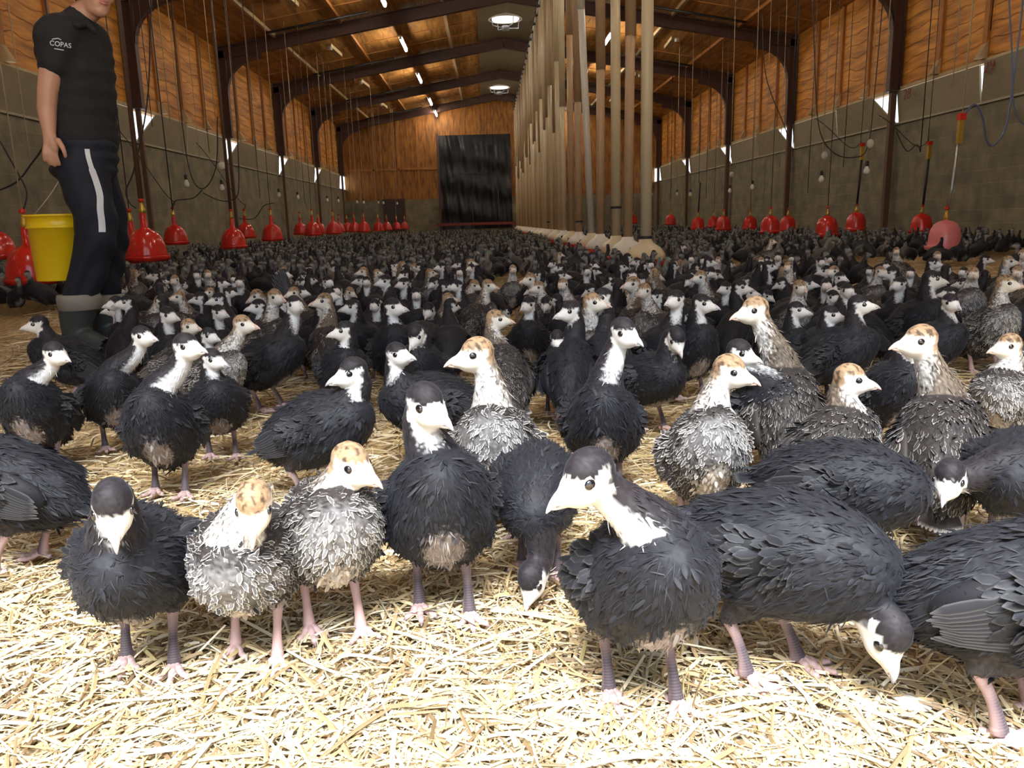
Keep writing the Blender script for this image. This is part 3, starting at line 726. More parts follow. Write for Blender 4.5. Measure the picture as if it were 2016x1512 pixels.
class Poult:
    """skeleton in local axes: faces +X, ground at z = 0"""
    def __init__(self, head, hd, bpitch=.45, hb=.165, step=.02, plum='B', stripe=.5, seed=0, roll=0.0, crouch=0.0, fat=1.0, legs=True):
        self.k = 1.34
        self.plum, self.stripe, self.seed, self.legs = plum, stripe, seed, legs
        self.C = np.array([0, 0, hb]); cp, sp = math.cos(bpitch), math.sin(bpitch)
        self.a = np.array([cp, 0, sp]); self.n = np.array([-sp, 0, cp]); self.y = np.array([0, 1.0, 0])
        s = np.array([-.125, -.105, -.075, -.035, .005, .040, .070, .092])
        r = np.array([.018, .034, .053, .068, .075, .071, .058, .044])*fat
        self.bs, self.br = s, r
        self.bp = self.C + s[:, None]*self.a + (-.012*np.sin((s+.02)/.1*1.2))[:, None]*self.n*0
        self.H = np.asarray(head, float); self.hd = nrm(hd)
        side = np.cross(UP, self.hd)
        side = nrm(side) if np.linalg.norm(side) > .15 else self.y
        self.hs = side; self.hu = np.cross(self.hd, side)
        N0 = self.C + self.a*.066 + self.n*.014
        Hb = self.H - .012*self.hd - .010*self.hu
        L = np.linalg.norm(Hb-N0); self.neck_len = L
        down = max(0.0, -self.hd[2])
        sd = nrm(self.a*.8 + self.n*.75*(1-down) + np.array([0, 0, .2*(1-down)]))
        ed = nrm(self.hd*(.25+1.3*down**1.5) + UP*(1-down)*.95)
        self.neck = bez(N0, N0+sd*L*.38, Hb-ed*L*.38, Hb, 15)
        t = np.linspace(0, 1, 15); self.nt = t
        self.nr = .0215 + .026*(1-t)**1.5 - .001*t
        self.feet = [np.array([step, .034, 0]), np.array([-step, -.034, 0])]
        self.hocks = [np.array([f[0]*.8-.030, f[1]*1.0, .078-crouch]) for f in self.feet]
        self.hips = [self.C - self.a*.012 - self.n*.022 + np.array([0, .042*(1 if f[1] > 0 else -1), 0]) for f in self.feet]
    def balls(self, sub_head=True):
        B = []
        F = np.stack([self.a, self.y, self.n], 1)
        for i in range(len(self.bs)-1):
            for k in range(3):
                u = k/3; c = self.bp[i]*(1-u)+self.bp[i+1]*u; r = self.br[i]*(1-u)+self.br[i+1]*u
                B.append((c, (r, r*1.02, r*1.06), F))
        B.append((self.bp[-1], (self.br[-1],)*3, None))
        B += chain(self.neck, self.nr, .45)
        HF = np.stack([self.hd, self.hs, self.hu], 1)
        K = self.k
        B.append((self.H-.003*K*self.hd+.0035*K*self.hu, (.0222*K, .0176*K, .0208*K), HF))
        B.append((self.H+.007*K*self.hd-.005*K*self.hu, (.0200*K, .0160*K, .0165*K), HF))
        B.append((self.H-.006*K*self.hd-.008*K*self.hu, (.0170*K, .0150*K, .0150*K), HF))
        for k in range(5):
            u = k/4; B.append((self.H+(.0135+.0135*u)*K*self.hd-(.004+.002*u)*K*self.hu, ((.0115*(1-u)+.0078*u)*K, (.0128*(1-u)+.0062*u)*K, (.0133*(1-u)+.0066*u)*K), HF))
        if self.legs:
            for hip, hk in zip(self.hips, self.hocks):
                m = hip*.5+hk*.5+np.array([.006, 0, 0])
                B += chain([hip, m, hk], [.036, .022, .0105], .4)
        return B
    def classify(self, P):
        """nearest bit of the skeleton: region 0 body, 1 neck, 2 head, 3 thigh; param; offset"""
        cs = [self.bp, self.neck[:-1], (self.H+self.hd*self.k*np.array([-.004, .006, .018, .032])[:, None]-self.hu*.003)]
        rs = [self.br, self.nr[:-1], np.array([.021, .019, .014, .009])*self.k]
        lab = [np.zeros(len(self.bp)), np.ones(14), np.full(4, 2)]
        par = [self.bs, self.nt[:-1], np.array([-.004, .006, .018, .032])]
        if self.legs:
            for hip, hk in zip(self.hips, self.hocks):
                t = np.linspace(.35, 1, 5)[:, None]
                cs.append(hip*(1-t)+hk*t); rs.append(np.linspace(.026, .0105, 5)); lab.append(np.full(5, 3)); par.append(t[:, 0])
        cs, rs, lab, par = map(np.concatenate, (cs, rs, lab, par))
        d = np.linalg.norm(P[:, None]-cs[None], axis=2)/rs[None]
        k = d.argmin(1)
        return lab[k].astype(int), par[k], cs[k], k
    def paint(self, P, g):
        """plumage colour (linear), paleness of feather margins, and lie of the feathers at points P"""
        n = len(P); lab, par, c, k = self.classify(P)
        col = np.zeros((n, 3)); edge = np.zeros(n); flow = np.zeros((n, 3))
        off = nrm(P-c); j = g.normal(0, 1, n)
        black = np.array([.0135, .0140, .0185]); brown = np.array([.024, .018, .020])
        white = np.array([.80, .77, .73])
        B = self.plum == 'B'
        # body
        m = lab == 0
        dors = off@self.n; lat = off@self.y
        base = black if B else np.array([.028, .023, .022])
        col[m] = base*(1+.22*j[m, None])
        if not B:
            fr = np.clip((par+.02)/.09, 0, 1)*np.clip(.75-dors, 0, 1)
            edge[m] = np.clip(.20+.85*fr[m]+.2*j[m], .03, 1)
            w = np.clip(fr*.75-.28+.12*j, 0, 1)[m, None]
            col[m] = col[m]*(1-w)+np.array([.34, .33, .33])*w
        q = np.array([np.dot(self.C+self.a*.026-self.n*.070, e) for e in np.eye(3)])
        dist = np.linalg.norm((P-q)*np.array([.8, 1.45, .8]), axis=1)
        w = np.clip((.046+.004*j-dist)/.014, 0, 1)*(lab == 0)
        bel = np.array([.33, .285, .275]) if B else np.array([.52, .46, .40])
        col = col*(1-w[:, None])+bel*(1+.15*j[:, None])*w[:, None]; edge = edge*(1-w)
        flow[m] = -self.a - .35*self.n*np.sign(1)
        # neck
        m = lab == 1
        ti = np.clip((par*14).astype(int), 0, 13)
        tan = nrm(np.gradient(self.neck, axis=0))[ti]
        sdv = nrm(self.y*(1-par[:, None])+self.hs*par[:, None]); ven = np.cross(sdv, tan)
        ven = ven - tan*np.sum(ven*tan, 1, keepdims=True); ven = nrm(ven)
        ca = np.sum(off*ven, 1)
        if B:
            cut = .30+(1-par)*(1.15-.55*self.stripe)
            w = np.clip((ca+.05*j-cut)/.3+.15, 0, 1)*(par > .12)
            nk = brown*par[:, None]+black*(1-par[:, None])
            col[m] = (nk*(1+.25*j[:, None])*(1-w[:, None])+np.array([.78, .78, .78])*w[:, None])[m]
        else:
            w = np.clip((ca+.25*j+.35)/.7, 0, 1)[:, None]
            nape = np.array([.20, .155, .115])*(.5+.5*par[:, None])
            thr = np.array([.66, .63, .60])*(.72+.28*par[:, None])
            col[m] = ((nape*(1-w)+thr*w)*np.clip(1-.08*(1-par[:, None])+.36*j[:, None], .15, 1.5))[m]
            edge[m] = np.clip(.9-par*1.1, 0, 1)[m]
        flow[m] = -tan[m]
        # head
        m = lab == 2
        rel = P-self.H; x = rel@self.hd/self.k; y = rel@self.hs/self.k; z = rel@self.hu/self.k
        if B:
            cap = z-(.0064-.10*np.minimum(x, 0)+np.where(x > .012, (x-.012)*.55, 0)+.0012*j)
            bk = -.0115-x+.0012*j-.15*z
            w = np.clip(np.maximum(cap, bk)/.0012+.5, 0, 1)
            ear = np.sqrt((x+.0105)**2+(z+.0035)**2)
            w = np.maximum(w, np.clip((.0042-ear)/.001, 0, .85))
            # pale throat under the jaw reaches further back
            w = w*np.where(z < -.011, np.clip((-.004-x)/.006, 0, 1), 1)
            col[m] = (np.array([.020, .017, .020])*(1+.25*j[:, None])*w[:, None]+white*(1-w[:, None]))[m]
        else:
            cap = z-(.0072+.05*np.maximum(x, 0)-.25*np.minimum(x, 0)*0+.0012*j)
            bk = -.0100-x+.0015*j
            w = np.clip(np.maximum(cap, bk)/.004+.35, 0, 1)
            sp = np.sin(y*640+1.6*np.sin(x*210+self.seed)+.9*np.sin(z*500))*(.55+.45*np.sin(x*520+self.seed*1.7+y*260))+.35*np.sin(x*900+y*700+self.seed)
            dark = np.clip((sp-.28)/.25, 0, 1)*w
            tan_ = np.array([.36, .235, .135])*(1+.12*j[:, None])
            cc = white*np.array([1, .97, .9])*(1-w[:, None])+tan_*w[:, None]
            cc = cc*(1-dark[:, None]*.85)+np.array([.035, .02, .012])*dark[:, None]*.85
            ear = np.sqrt((x+.0105)**2+(z+.0035)**2); e = np.clip((.0035-ear)/.001, 0, .6)[:, None]
            col[m] = (cc*(1-e)+np.array([.25, .16, .13])*e)[m]
        edge[m] = 0; flow[m] = -self.hd
        m = lab == 3
        th = np.array([.030, .027, .030]) if B else np.array([.20, .18, .165])
        col[m] = th*(1+.25*j[m, None])*(1+(.8*par[m, None] if B else .6*par[m, None]))
        flow[m] = np.array([-.3, 0, -1.0]); edge[m] = 0 if B else .5
        return np.clip(col, 0, 1), edge, flow, lab, par, dors

def feathers(P, N, T, L, Wd, lift, col, edge, curl=.3, rows=4, cols=3):
    """little curved vanes, 3 points across and `rows` along"""
    n = len(P)
    N = nrm(N); T = T-N*np.sum(T*N, 1, keepdims=True); T = nrm(T); Bn = np.cross(N, T)
    v = np.linspace(0, 1, rows); prof = np.interp(v, [0, .25, .6, .85, 1], [.45, .9, 1, .75, .10])
    us = (-1, 0, 1) if cols == 3 else (-1, 1)
    V = np.empty((n, rows, cols, 3)); L = L[:, None]
    for i in range(rows):
        h = (np.sin(lift)[:, None]*v[i]-curl*v[i]**2)*L
        ctr = P + T*(L*v[i]) + N*h
        for k, u in enumerate(us):
            V[:, i, k] = ctr + Bn*(u*.5*Wd[:, None]*prof[i]) - N*(abs(u)*.14*Wd[:, None]*prof[i])
    UV = np.empty((n, rows, cols, 2)); UV[:, :, :, 0] = np.array([0, .5, 1] if cols == 3 else [.4, .6])[None, None]; UV[:, :, :, 1] = v[None, :, None]
    ix = np.arange(n*rows*cols).reshape(n, rows, cols)
    q = np.stack([ix[:, :-1, :-1], ix[:, :-1, 1:], ix[:, 1:, 1:], ix[:, 1:, :-1]], -1).reshape(-1, 4)
    C = np.concatenate([np.repeat(col, rows*cols, 0), np.repeat(edge, rows*cols)[:, None]], 1)
    return V.reshape(-1, 3), q, C, UV.reshape(-1, 2)

class Geo:
    def __init__(self): self.V = []; self.Q = []; self.T = []; self.C = []; self.U = []; self.n = 0
    def add(self, V, q=None, t=None, C=None, U=None):
        m = len(V); V = np.asarray(V, np.float32)
        if C is None: C = np.tile([.5, .5, .5, 0], (m, 1))
        C = np.asarray(C, float)
        if C.ndim == 1: C = np.tile(C, (m, 1))
        if C.shape[1] == 3: C = np.concatenate([C, np.zeros((m, 1))], 1)
        if U is None: U = np.tile([.5, .3], (m, 1))
        self.V.append(V); self.C.append(C.astype(np.float32)); self.U.append(np.asarray(U, np.float32))
        if q is not None and len(q): self.Q.append((np.asarray(q)+self.n).astype(np.int32))
        if t is not None and len(t): self.T.append((np.asarray(t)+self.n).astype(np.int32))
        self.n += m
    def mesh(self, name, smooth=True):
        return array_mesh(name, np.concatenate(self.V), np.concatenate(self.Q) if self.Q else np.zeros((0, 4), int),
                          np.concatenate(self.T) if self.T else np.zeros((0, 3), int), np.concatenate(self.C), np.concatenate(self.U), smooth)
def gtube(pts, rad, sides=8):
    v, f = tube_arrays(pts, rad, sides, True)
    q = [x for x in f if len(x) == 4]; t = []
    for x in f:
        if len(x) != 4: t += [(x[0], x[i], x[i+1]) for i in range(1, len(x)-1)]
    return v, np.array(q), (np.array(t) if t else np.zeros((0, 3), int))

def legs_geo(geo, pb, g, fine=True):
    B = pb.plum == 'B'
    pink = np.array([.62, .42, .40]); dark = np.array([.055, .045, .055]) if B else np.array([.46, .27, .25])
    sides = 10 if fine else 6
    for f, hk in zip(pb.feet, pb.hocks):
        s = np.sign(f[1])
        # tarsus with scutes
        n = 44 if fine else 5
        t = np.linspace(0, 1, n)[:, None]
        ank = f+np.array([0, 0, .012])
        pts = hk*(1-t)+ank*t + np.array([.004, 0, 0])*np.sin(t*math.pi)
        r = .0082-.0022*np.sin(np.clip(t[:, 0]*1.15, 0, 1)*math.pi)+.0008*(t[:, 0] > .9)
        if fine: r = r*(1+.02*(np.arange(n) % 2))
        v, q, tt = gtube(pts, r, sides)
        ring = np.repeat(np.arange(n), sides)
        fwd = (v[:, 0]-np.repeat(pts[:, 0], sides))/.007
        w = np.clip(.75+.7*fwd, .1, 1)*np.clip(.25+1.5*(ring/n), 0, 1)*(.90+.10*(ring % 2))*(1.0 if B else .45)
        col = pink*(1-w[:, None])+dark*w[:, None]
        geo.add(v, q, tt, col)
        # toes
        for ang, L in ((-.62, .041), (0, .052), (.58, .043), (math.pi+.35*s, .019)):
            d = np.array([math.cos(ang), math.sin(ang), 0])
            k = 13 if fine else 4
            u = np.linspace(0, 1, k)
            z = .0115-.0065*u+.0016*np.sin(u*math.pi*3)*(u < .9)
            p = f+d*(u[:, None]*L)+UP*z[:, None]
            rr = (.0056-.0022*u)*(1+.10*np.cos(u*math.pi*6)) ; rr[-1] = .0008
            if fine: rr[-2] = .0022
            v, q, tt = gtube(p, rr, sides if fine else 5)
            ring = np.repeat(np.arange(k), sides if fine else 5)
            w = np.clip((v[:, 2]-np.repeat(p[:, 2], sides if fine else 5))/.004, 0, 1)*(.35+.3*(ring % 2))*(.8 if B else .35)
            w = np.where(ring >= k-2, .8, w)
            geo.add(v, q, tt, pink*(1-w[:, None])+np.array([.06, .05, .055])*w[:, None])
        # web at the toe roots
        for a0, a1 in ((-.62, 0), (0, .58)):
            vv = np.array([f+UP*.0105, f+np.array([math.cos(a0), math.sin(a0), 0])*.021+UP*.0075, f+np.array([math.cos((a0+a1)/2), math.sin((a0+a1)/2), 0])*.014+UP*.007, f+np.array([math.cos(a1), math.sin(a1), 0])*.021+UP*.0075])
            vv = np.concatenate([vv, vv-UP*.003])
            geo.add(vv, [(0,1,2,3), (7,6,5,4), (1,5,6,2), (2,6,7,3)], None, pink)

def vert_normals(V, q, t):
    N = np.zeros_like(V)
    for f in (q, t):
        if len(f):
            fn = np.cross(V[f[:, 1]]-V[f[:, 0]], V[f[:, 2]]-V[f[:, 0]])
            for i in range(f.shape[1]): np.add.at(N, f[:, i], fn)
    return nrm(N)
def scatter(V, q, t, n, g, wfun=None):
    F = np.concatenate([np.concatenate([q[:, [0, 1, 2]], q[:, [0, 2, 3]]]), t]) if len(q) else t
    a = np.linalg.norm(np.cross(V[F[:, 1]]-V[F[:, 0]], V[F[:, 2]]-V[F[:, 0]]), axis=1)
    if wfun is not None: a = a*wfun(V[F].mean(1))
    k = g.choice(len(F), n, p=a/a.sum())
    r1, r2 = np.sqrt(g.random(n)), g.random(n)
    w = np.stack([1-r1, r1*(1-r2), r1*r2], 1)
    return (V[F[k]]*w[:, :, None]).sum(1), k, F

def poult_meshes(pb, voxel=.0032, nf=2000, rows=4, fine=True, key=''):
    g = np.random.default_rng(100+pb.seed)
    V, q, t = skin(pb.balls(), voxel, 4 if fine else 3, 2 if fine else 1)
    VN = vert_normals(V, q, t)
    geo = Geo()
    if fine:
        lab0, par0, c0, _ = pb.classify(V)
        bumpy = g.normal(0, 1, len(V))*.0004*(lab0 != 2); V = V+VN*bumpy[:, None]
    col, edge, flow, lab, par, dors = pb.paint(V, np.random.default_rng(7) if not fine else g)
    geo.add(V, q, t, np.concatenate([col, np.zeros((len(V), 1))], 1))
    if nf:
        P, k, F = scatter(V, q, t, nf, g)
        fn = nrm(np.cross(V[F[k, 1]]-V[F[k, 0]], V[F[k, 2]]-V[F[k, 0]]))
        col, edge, flow, lab, par, dors = pb.paint(P, g)
        L = np.where(lab == 0, .0185, np.where(lab == 1, .0155, np.where(lab == 3, .014, .0060)))
        L = L*np.where((lab == 0) & (par < -.03), 1.25, 1)*g.uniform(.7, 1.25, nf)
        Wd = np.where(lab == 0, .0056, np.where(lab == 1, .0026, np.where(lab == 3, .0026, .0012)))*g.uniform(.7, 1.2, nf)
        if pb.plum == 'S': Wd = np.where(lab == 0, Wd*1.2, Wd); L = np.where(lab == 0, L*.86, L)
        else:
            dn = g.random(nf) < .84; Wd = np.where(dn, Wd*np.where(lab == 1, .55, .26), Wd)
        if not fine: L = L*1.35; Wd = Wd*1.5
        lift = np.where(lab == 0, g.uniform(.08, .48, nf), g.uniform(.08, .5, nf))
        # bare face: no feathers in front of the ear
        keep = ~((lab == 2) & ((P-pb.H)@pb.hd > .005)) & ~((lab == 2) & (col.mean(1) > .3))
        keep &= ~((lab == 0) & (np.linalg.norm(P-pb.H, axis=1) < .03))
        flow = flow+g.normal(0, .28, (nf, 3))
        tint = g.uniform(.75, 1.35, (nf, 1))
        for wide in (True, False):
            k_ = keep & ((Wd > .0030) == wide)
            if not k_.any(): continue
            fv, fq, fc, fu = feathers(P[k_]-fn[k_]*.0012, fn[k_], flow[k_], L[k_], Wd[k_], lift[k_], (col*tint)[k_], edge[k_], .22, rows if wide else 3, 3 if wide else 2)
            geo.add(fv, fq, None, fc, fu)
    if pb.legs: legs_geo(geo, pb, g, fine)
    body = geo.mesh('poult_'+key)
    body.materials.append(M_PLUME)
    out = {'body': body}
    # beak: curved upper mandible over a shorter lower one
    bk = Geo(); K = pb.k; b0 = pb.H+.0228*K*pb.hd-.0055*K*pb.hu
    S_ = pb.plum == 'S'
    horn = np.array([.74, .56, .46]) if S_ else np.array([.78, .72, .70])
    tip = np.array([.72, .48, .42]) if S_ else np.array([.42, .40, .43])
    if pb.seed % 5 == 3 and not S_: tip = np.array([.16, .15, .18])
    u = np.linspace(0, 1, 9)
    K = 1.06; p = b0+pb.hd*(u[:, None]*.0240*K)+pb.hu*((.0025-.0078*u**2.2)[:, None]*K)
    r = (.0080*(1-u)**.85+.0008)*K
    v, qq, tt = gtube(p, r, 12); w = np.repeat(np.clip(u*1.4-.5, 0, 1), 12)[:, None]
    rel = v-b0; nz = rel@pb.hu; ny = rel@pb.hs
    hole = np.clip(1-np.sqrt(((rel@pb.hd)-.010)**2+(np.abs(ny)-.0040)**2)/.0022, 0, 1)[:, None]*(nz[:, None] > 0)
    v = v-pb.hs*(ny*.12)[:, None]
    bk.add(v, qq, tt, (horn*(1-w)+tip*w)*(1-.8*hole))
    p = b0+pb.hd*(u[:, None]*.0185*K)-pb.hu*((.0045-.0005*u)[:, None]*K); r = (.0056*(1-u)**.7+.0007)*K
    v, qq, tt = gtube(p, r, 10); bk.add(v, qq, tt, horn*.94)
    for s in (-1, 1):                                # line of the mouth
        uu = np.linspace(-.35, .72, 8)
        pm = b0+pb.hd*(uu[:, None]*.0185*K)-pb.hu*((.0034+.0012*(uu < 0))[:, None]*K)+pb.hs*(s*(.0068*np.clip(1-uu, 0, 1.2)**.75)[:, None]*K)
        v, qq, tt = gtube(pm, .0006, 5); bk.add(v, qq, tt, np.array([.20, .12, .11]))
    m = bk.mesh('beak_'+key); m.materials.append(M_SKIN_B); out['beak'] = m
    # eyes
    K = pb.k
    iv, fi = ico(2); out['eyes'] = []
    for s in (-1, 1):
        c = pb.H+.0075*K*pb.hd+.0020*K*pb.hu+s*.0143*K*pb.hs
        R = np.stack([pb.hd, pb.hs, pb.hu], 1)
        m = array_mesh('eye_'+key, (iv*np.array([.0068, .0034, .0060]))@R.T+c, None, fi); m.materials.append(M_EYE); out['eyes'].append(m)
    if not fine and nf < 300 and not nf: return out
    # folded wings and tail
    B = pb.plum == 'B'
    out['wings'] = []
    base = np.array([.012, .0125, .016]) if B else np.array([.040, .033, .030])
    for s in (-1, 1):
        w = Geo()
        c = pb.C-pb.a*.020+pb.n*.012+pb.y*s*.0660
        R = np.stack([pb.a, pb.y*s, pb.n], 1)
        iv2, fi2 = ico(3 if fine else 2)
        sh = iv2*np.array([.074, .013, .036]); sh[:, 1] -= (sh[:, 0]/.074)**2*.016+(sh[:, 2]/.036)**2*.010
        Vp = sh@R.T+c
        w.add(Vp, None, fi2, np.concatenate([np.tile(base, (len(Vp), 1)), np.zeros((len(Vp), 1))], 1))
        # flight feathers
        nfl = 11 if fine else 6
        z = np.linspace(-.034, .018, nfl)
        st = np.stack([.012-.030*np.linspace(0, 1, nfl), .004*np.ones(nfl), z], 1)@R.T+c
        T = np.stack([-np.ones(nfl), -.30*np.ones(nfl), np.linspace(.10, -.22, nfl)], 1)@R.T
        N = np.tile(pb.y*s, (nfl, 1))+pb.n*.15
        gl = g.uniform(.8, 1.3, (nfl, 1))
        fv, fq, fc, fu = feathers(st+N*np.linspace(.001, .008, nfl)[:, None], N, T, np.linspace(.084, .056, nfl)*g.uniform(.9, 1.08, nfl), np.full(nfl, .0125), np.full(nfl, .02), base*gl*1.25, np.full(nfl, .05 if B else .35), .04, 5)
        w.add(fv, fq, None, fc, fu)
        nc = 130 if fine else 36
        ang = g.uniform(0, 2*math.pi, nc); rr = np.sqrt(g.random(nc))*.95
        x_, z_ = rr*np.cos(ang)*.074, rr*np.sin(ang)*.036
        y_ = .013*np.sqrt(np.clip(1-rr**2, 0, 1))-(x_/.074)**2*.016-(z_/.036)**2*.010
        Pc = np.stack([x_, y_, z_], 1)@R.T+c
        Nn = nrm(np.stack([x_*1.5, np.full(nc, .05), z_*2], 1))@R.T
        T = np.tile(-pb.a, (nc, 1))+pb.n*(-.15)+g.normal(0, .12, (nc, 3))
        k = 1 if fine else 1.4
        fv, fq, fc, fu = feathers(Pc, Nn, T, g.uniform(.018, .030, nc)*k, g.uniform(.009, .013, nc)*k, g.uniform(.05, .3, nc), base*g.uniform(.7, 1.5, (nc, 1)), np.full(nc, .04 if B else .55)*g.uniform(.4, 1.3, nc), .12, rows)
        w.add(fv, fq, None, fc, fu)
        m = w.mesh('wing_'+key); m.materials.append(M_PLUME); out['wings'].append(m)
    tl = Geo(); nt_ = 11 if fine else 6
    an = np.linspace(-.42, .42, nt_)
    T = -pb.a*np.cos(an)[:, None]+pb.y*np.sin(an)[:, None]+pb.n*.12
    st = np.tile(pb.C-pb.a*.112+pb.n*.004, (nt_, 1))+pb.y*(an*.03)[:, None]
    N = pb.n+pb.y*(an*.6)[:, None]
    fv, fq, fc, fu = feathers(st, N, T, np.full(nt_, .062)-.012*np.abs(an)/.42, np.full(nt_, .015), np.full(nt_, .06), base*g.uniform(.9, 1.5, (nt_, 1)), np.full(nt_, .05 if B else .5), .05, 5)
    tl.add(fv, fq, None, fc, fu)
    m = tl.mesh('tail_'+key); m.materials.append(M_PLUME); out['tail'] = m
    return out
def assemble(ms, small=False):
    o = link('turkey_poult', ms['body'])
    link('beak', ms['beak'], None, o)
    for e in ms['eyes']: link('eye', e, None, o)
    if 'wings' in ms and not small:
        for w in ms['wings']: link('wing', w, None, o)
        link('tail', ms['tail'], None, o)
    return o
# ------------------------------------------------------------------ where each poult stands
def facing(yaw): a = math.radians(yaw); return np.array([math.sin(a), -math.cos(a), 0.0])   # 0 = towards the camera, 90 = towards picture right
def rot_of(yaw):
    f = facing(yaw); return np.stack([f, np.array([-f[1], f[0], 0]), UP], 1)                # local -> world
occupied = []                                    # (x, y, radius)
birds = []                                       # world positions of every single poult
def hero(label, plum, eye, foot, byaw, hyaw, hp=0, bp=26, xo=.085, sc=1.0, stripe=.5, hb=None, step=.02, yo=0.0, seed=None, group=None, crouch=0.0, fat=1.0, nf=5200):
    """eye: pixel of the nearer eye; foot: pixel between the feet, or the height of the eye above ground"""
    if bp > 20: bp += 6
    if hb is None: hb = .160 if len(birds) < 10 else .149
    seed = len(birds)+1 if seed is None else seed
    f = facing(byaw); sidev = np.array([-f[1], f[0], 0])
    a, p = math.radians(hyaw), math.radians(hp)
    hd = np.array([math.sin(a)*math.cos(p), -math.cos(a)*math.cos(p), math.sin(p)])
    hs = nrm(np.cross(UP, hd)); hu = np.cross(hd, hs)
    if np.isscalar(foot):
        E = ground(eye[0], eye[1], foot)
    else:
        b = ground(*foot); E = at_y(eye[0], eye[1], b[1]+(f*xo+sidev*yo)[1]*sc)
    s = 1 if hs @ (CPOS-E) > 0 else -1
    H = E-(hd*.0075+hu*.002+hs*.0143*s)*1.34*sc
    if np.isscalar(foot): b = H-f*xo*sc-sidev*yo*sc; b[2] = 0
    R = rot_of(byaw)
    pb = Poult((H-b) @ R/sc, hd @ R, math.radians(bp), hb, step, plum, stripe, seed, crouch=crouch, fat=fat)
    ms = poult_meshes(pb, .0044, nf if plum == 'B' else int(nf*.72), 4, True, 'h%d' % seed)
    o = assemble(ms); b = b+UP*.012; o.location = b; o.scale = (sc,)*3
    o.rotation_euler = (0, 0, math.radians(byaw-90))
    tag(o, label, 'turkey', group)
    if DEBUG: print('HERO %2d d=%.2f neck=%.3f headz=%.3f  %s' % (len(birds)+1, b[1], pb.neck_len, pb.H[2], label[:40]))
    birds.append(b[:2]); occupied.append((b[0], b[1], .10))
    return o
DEBUG = False
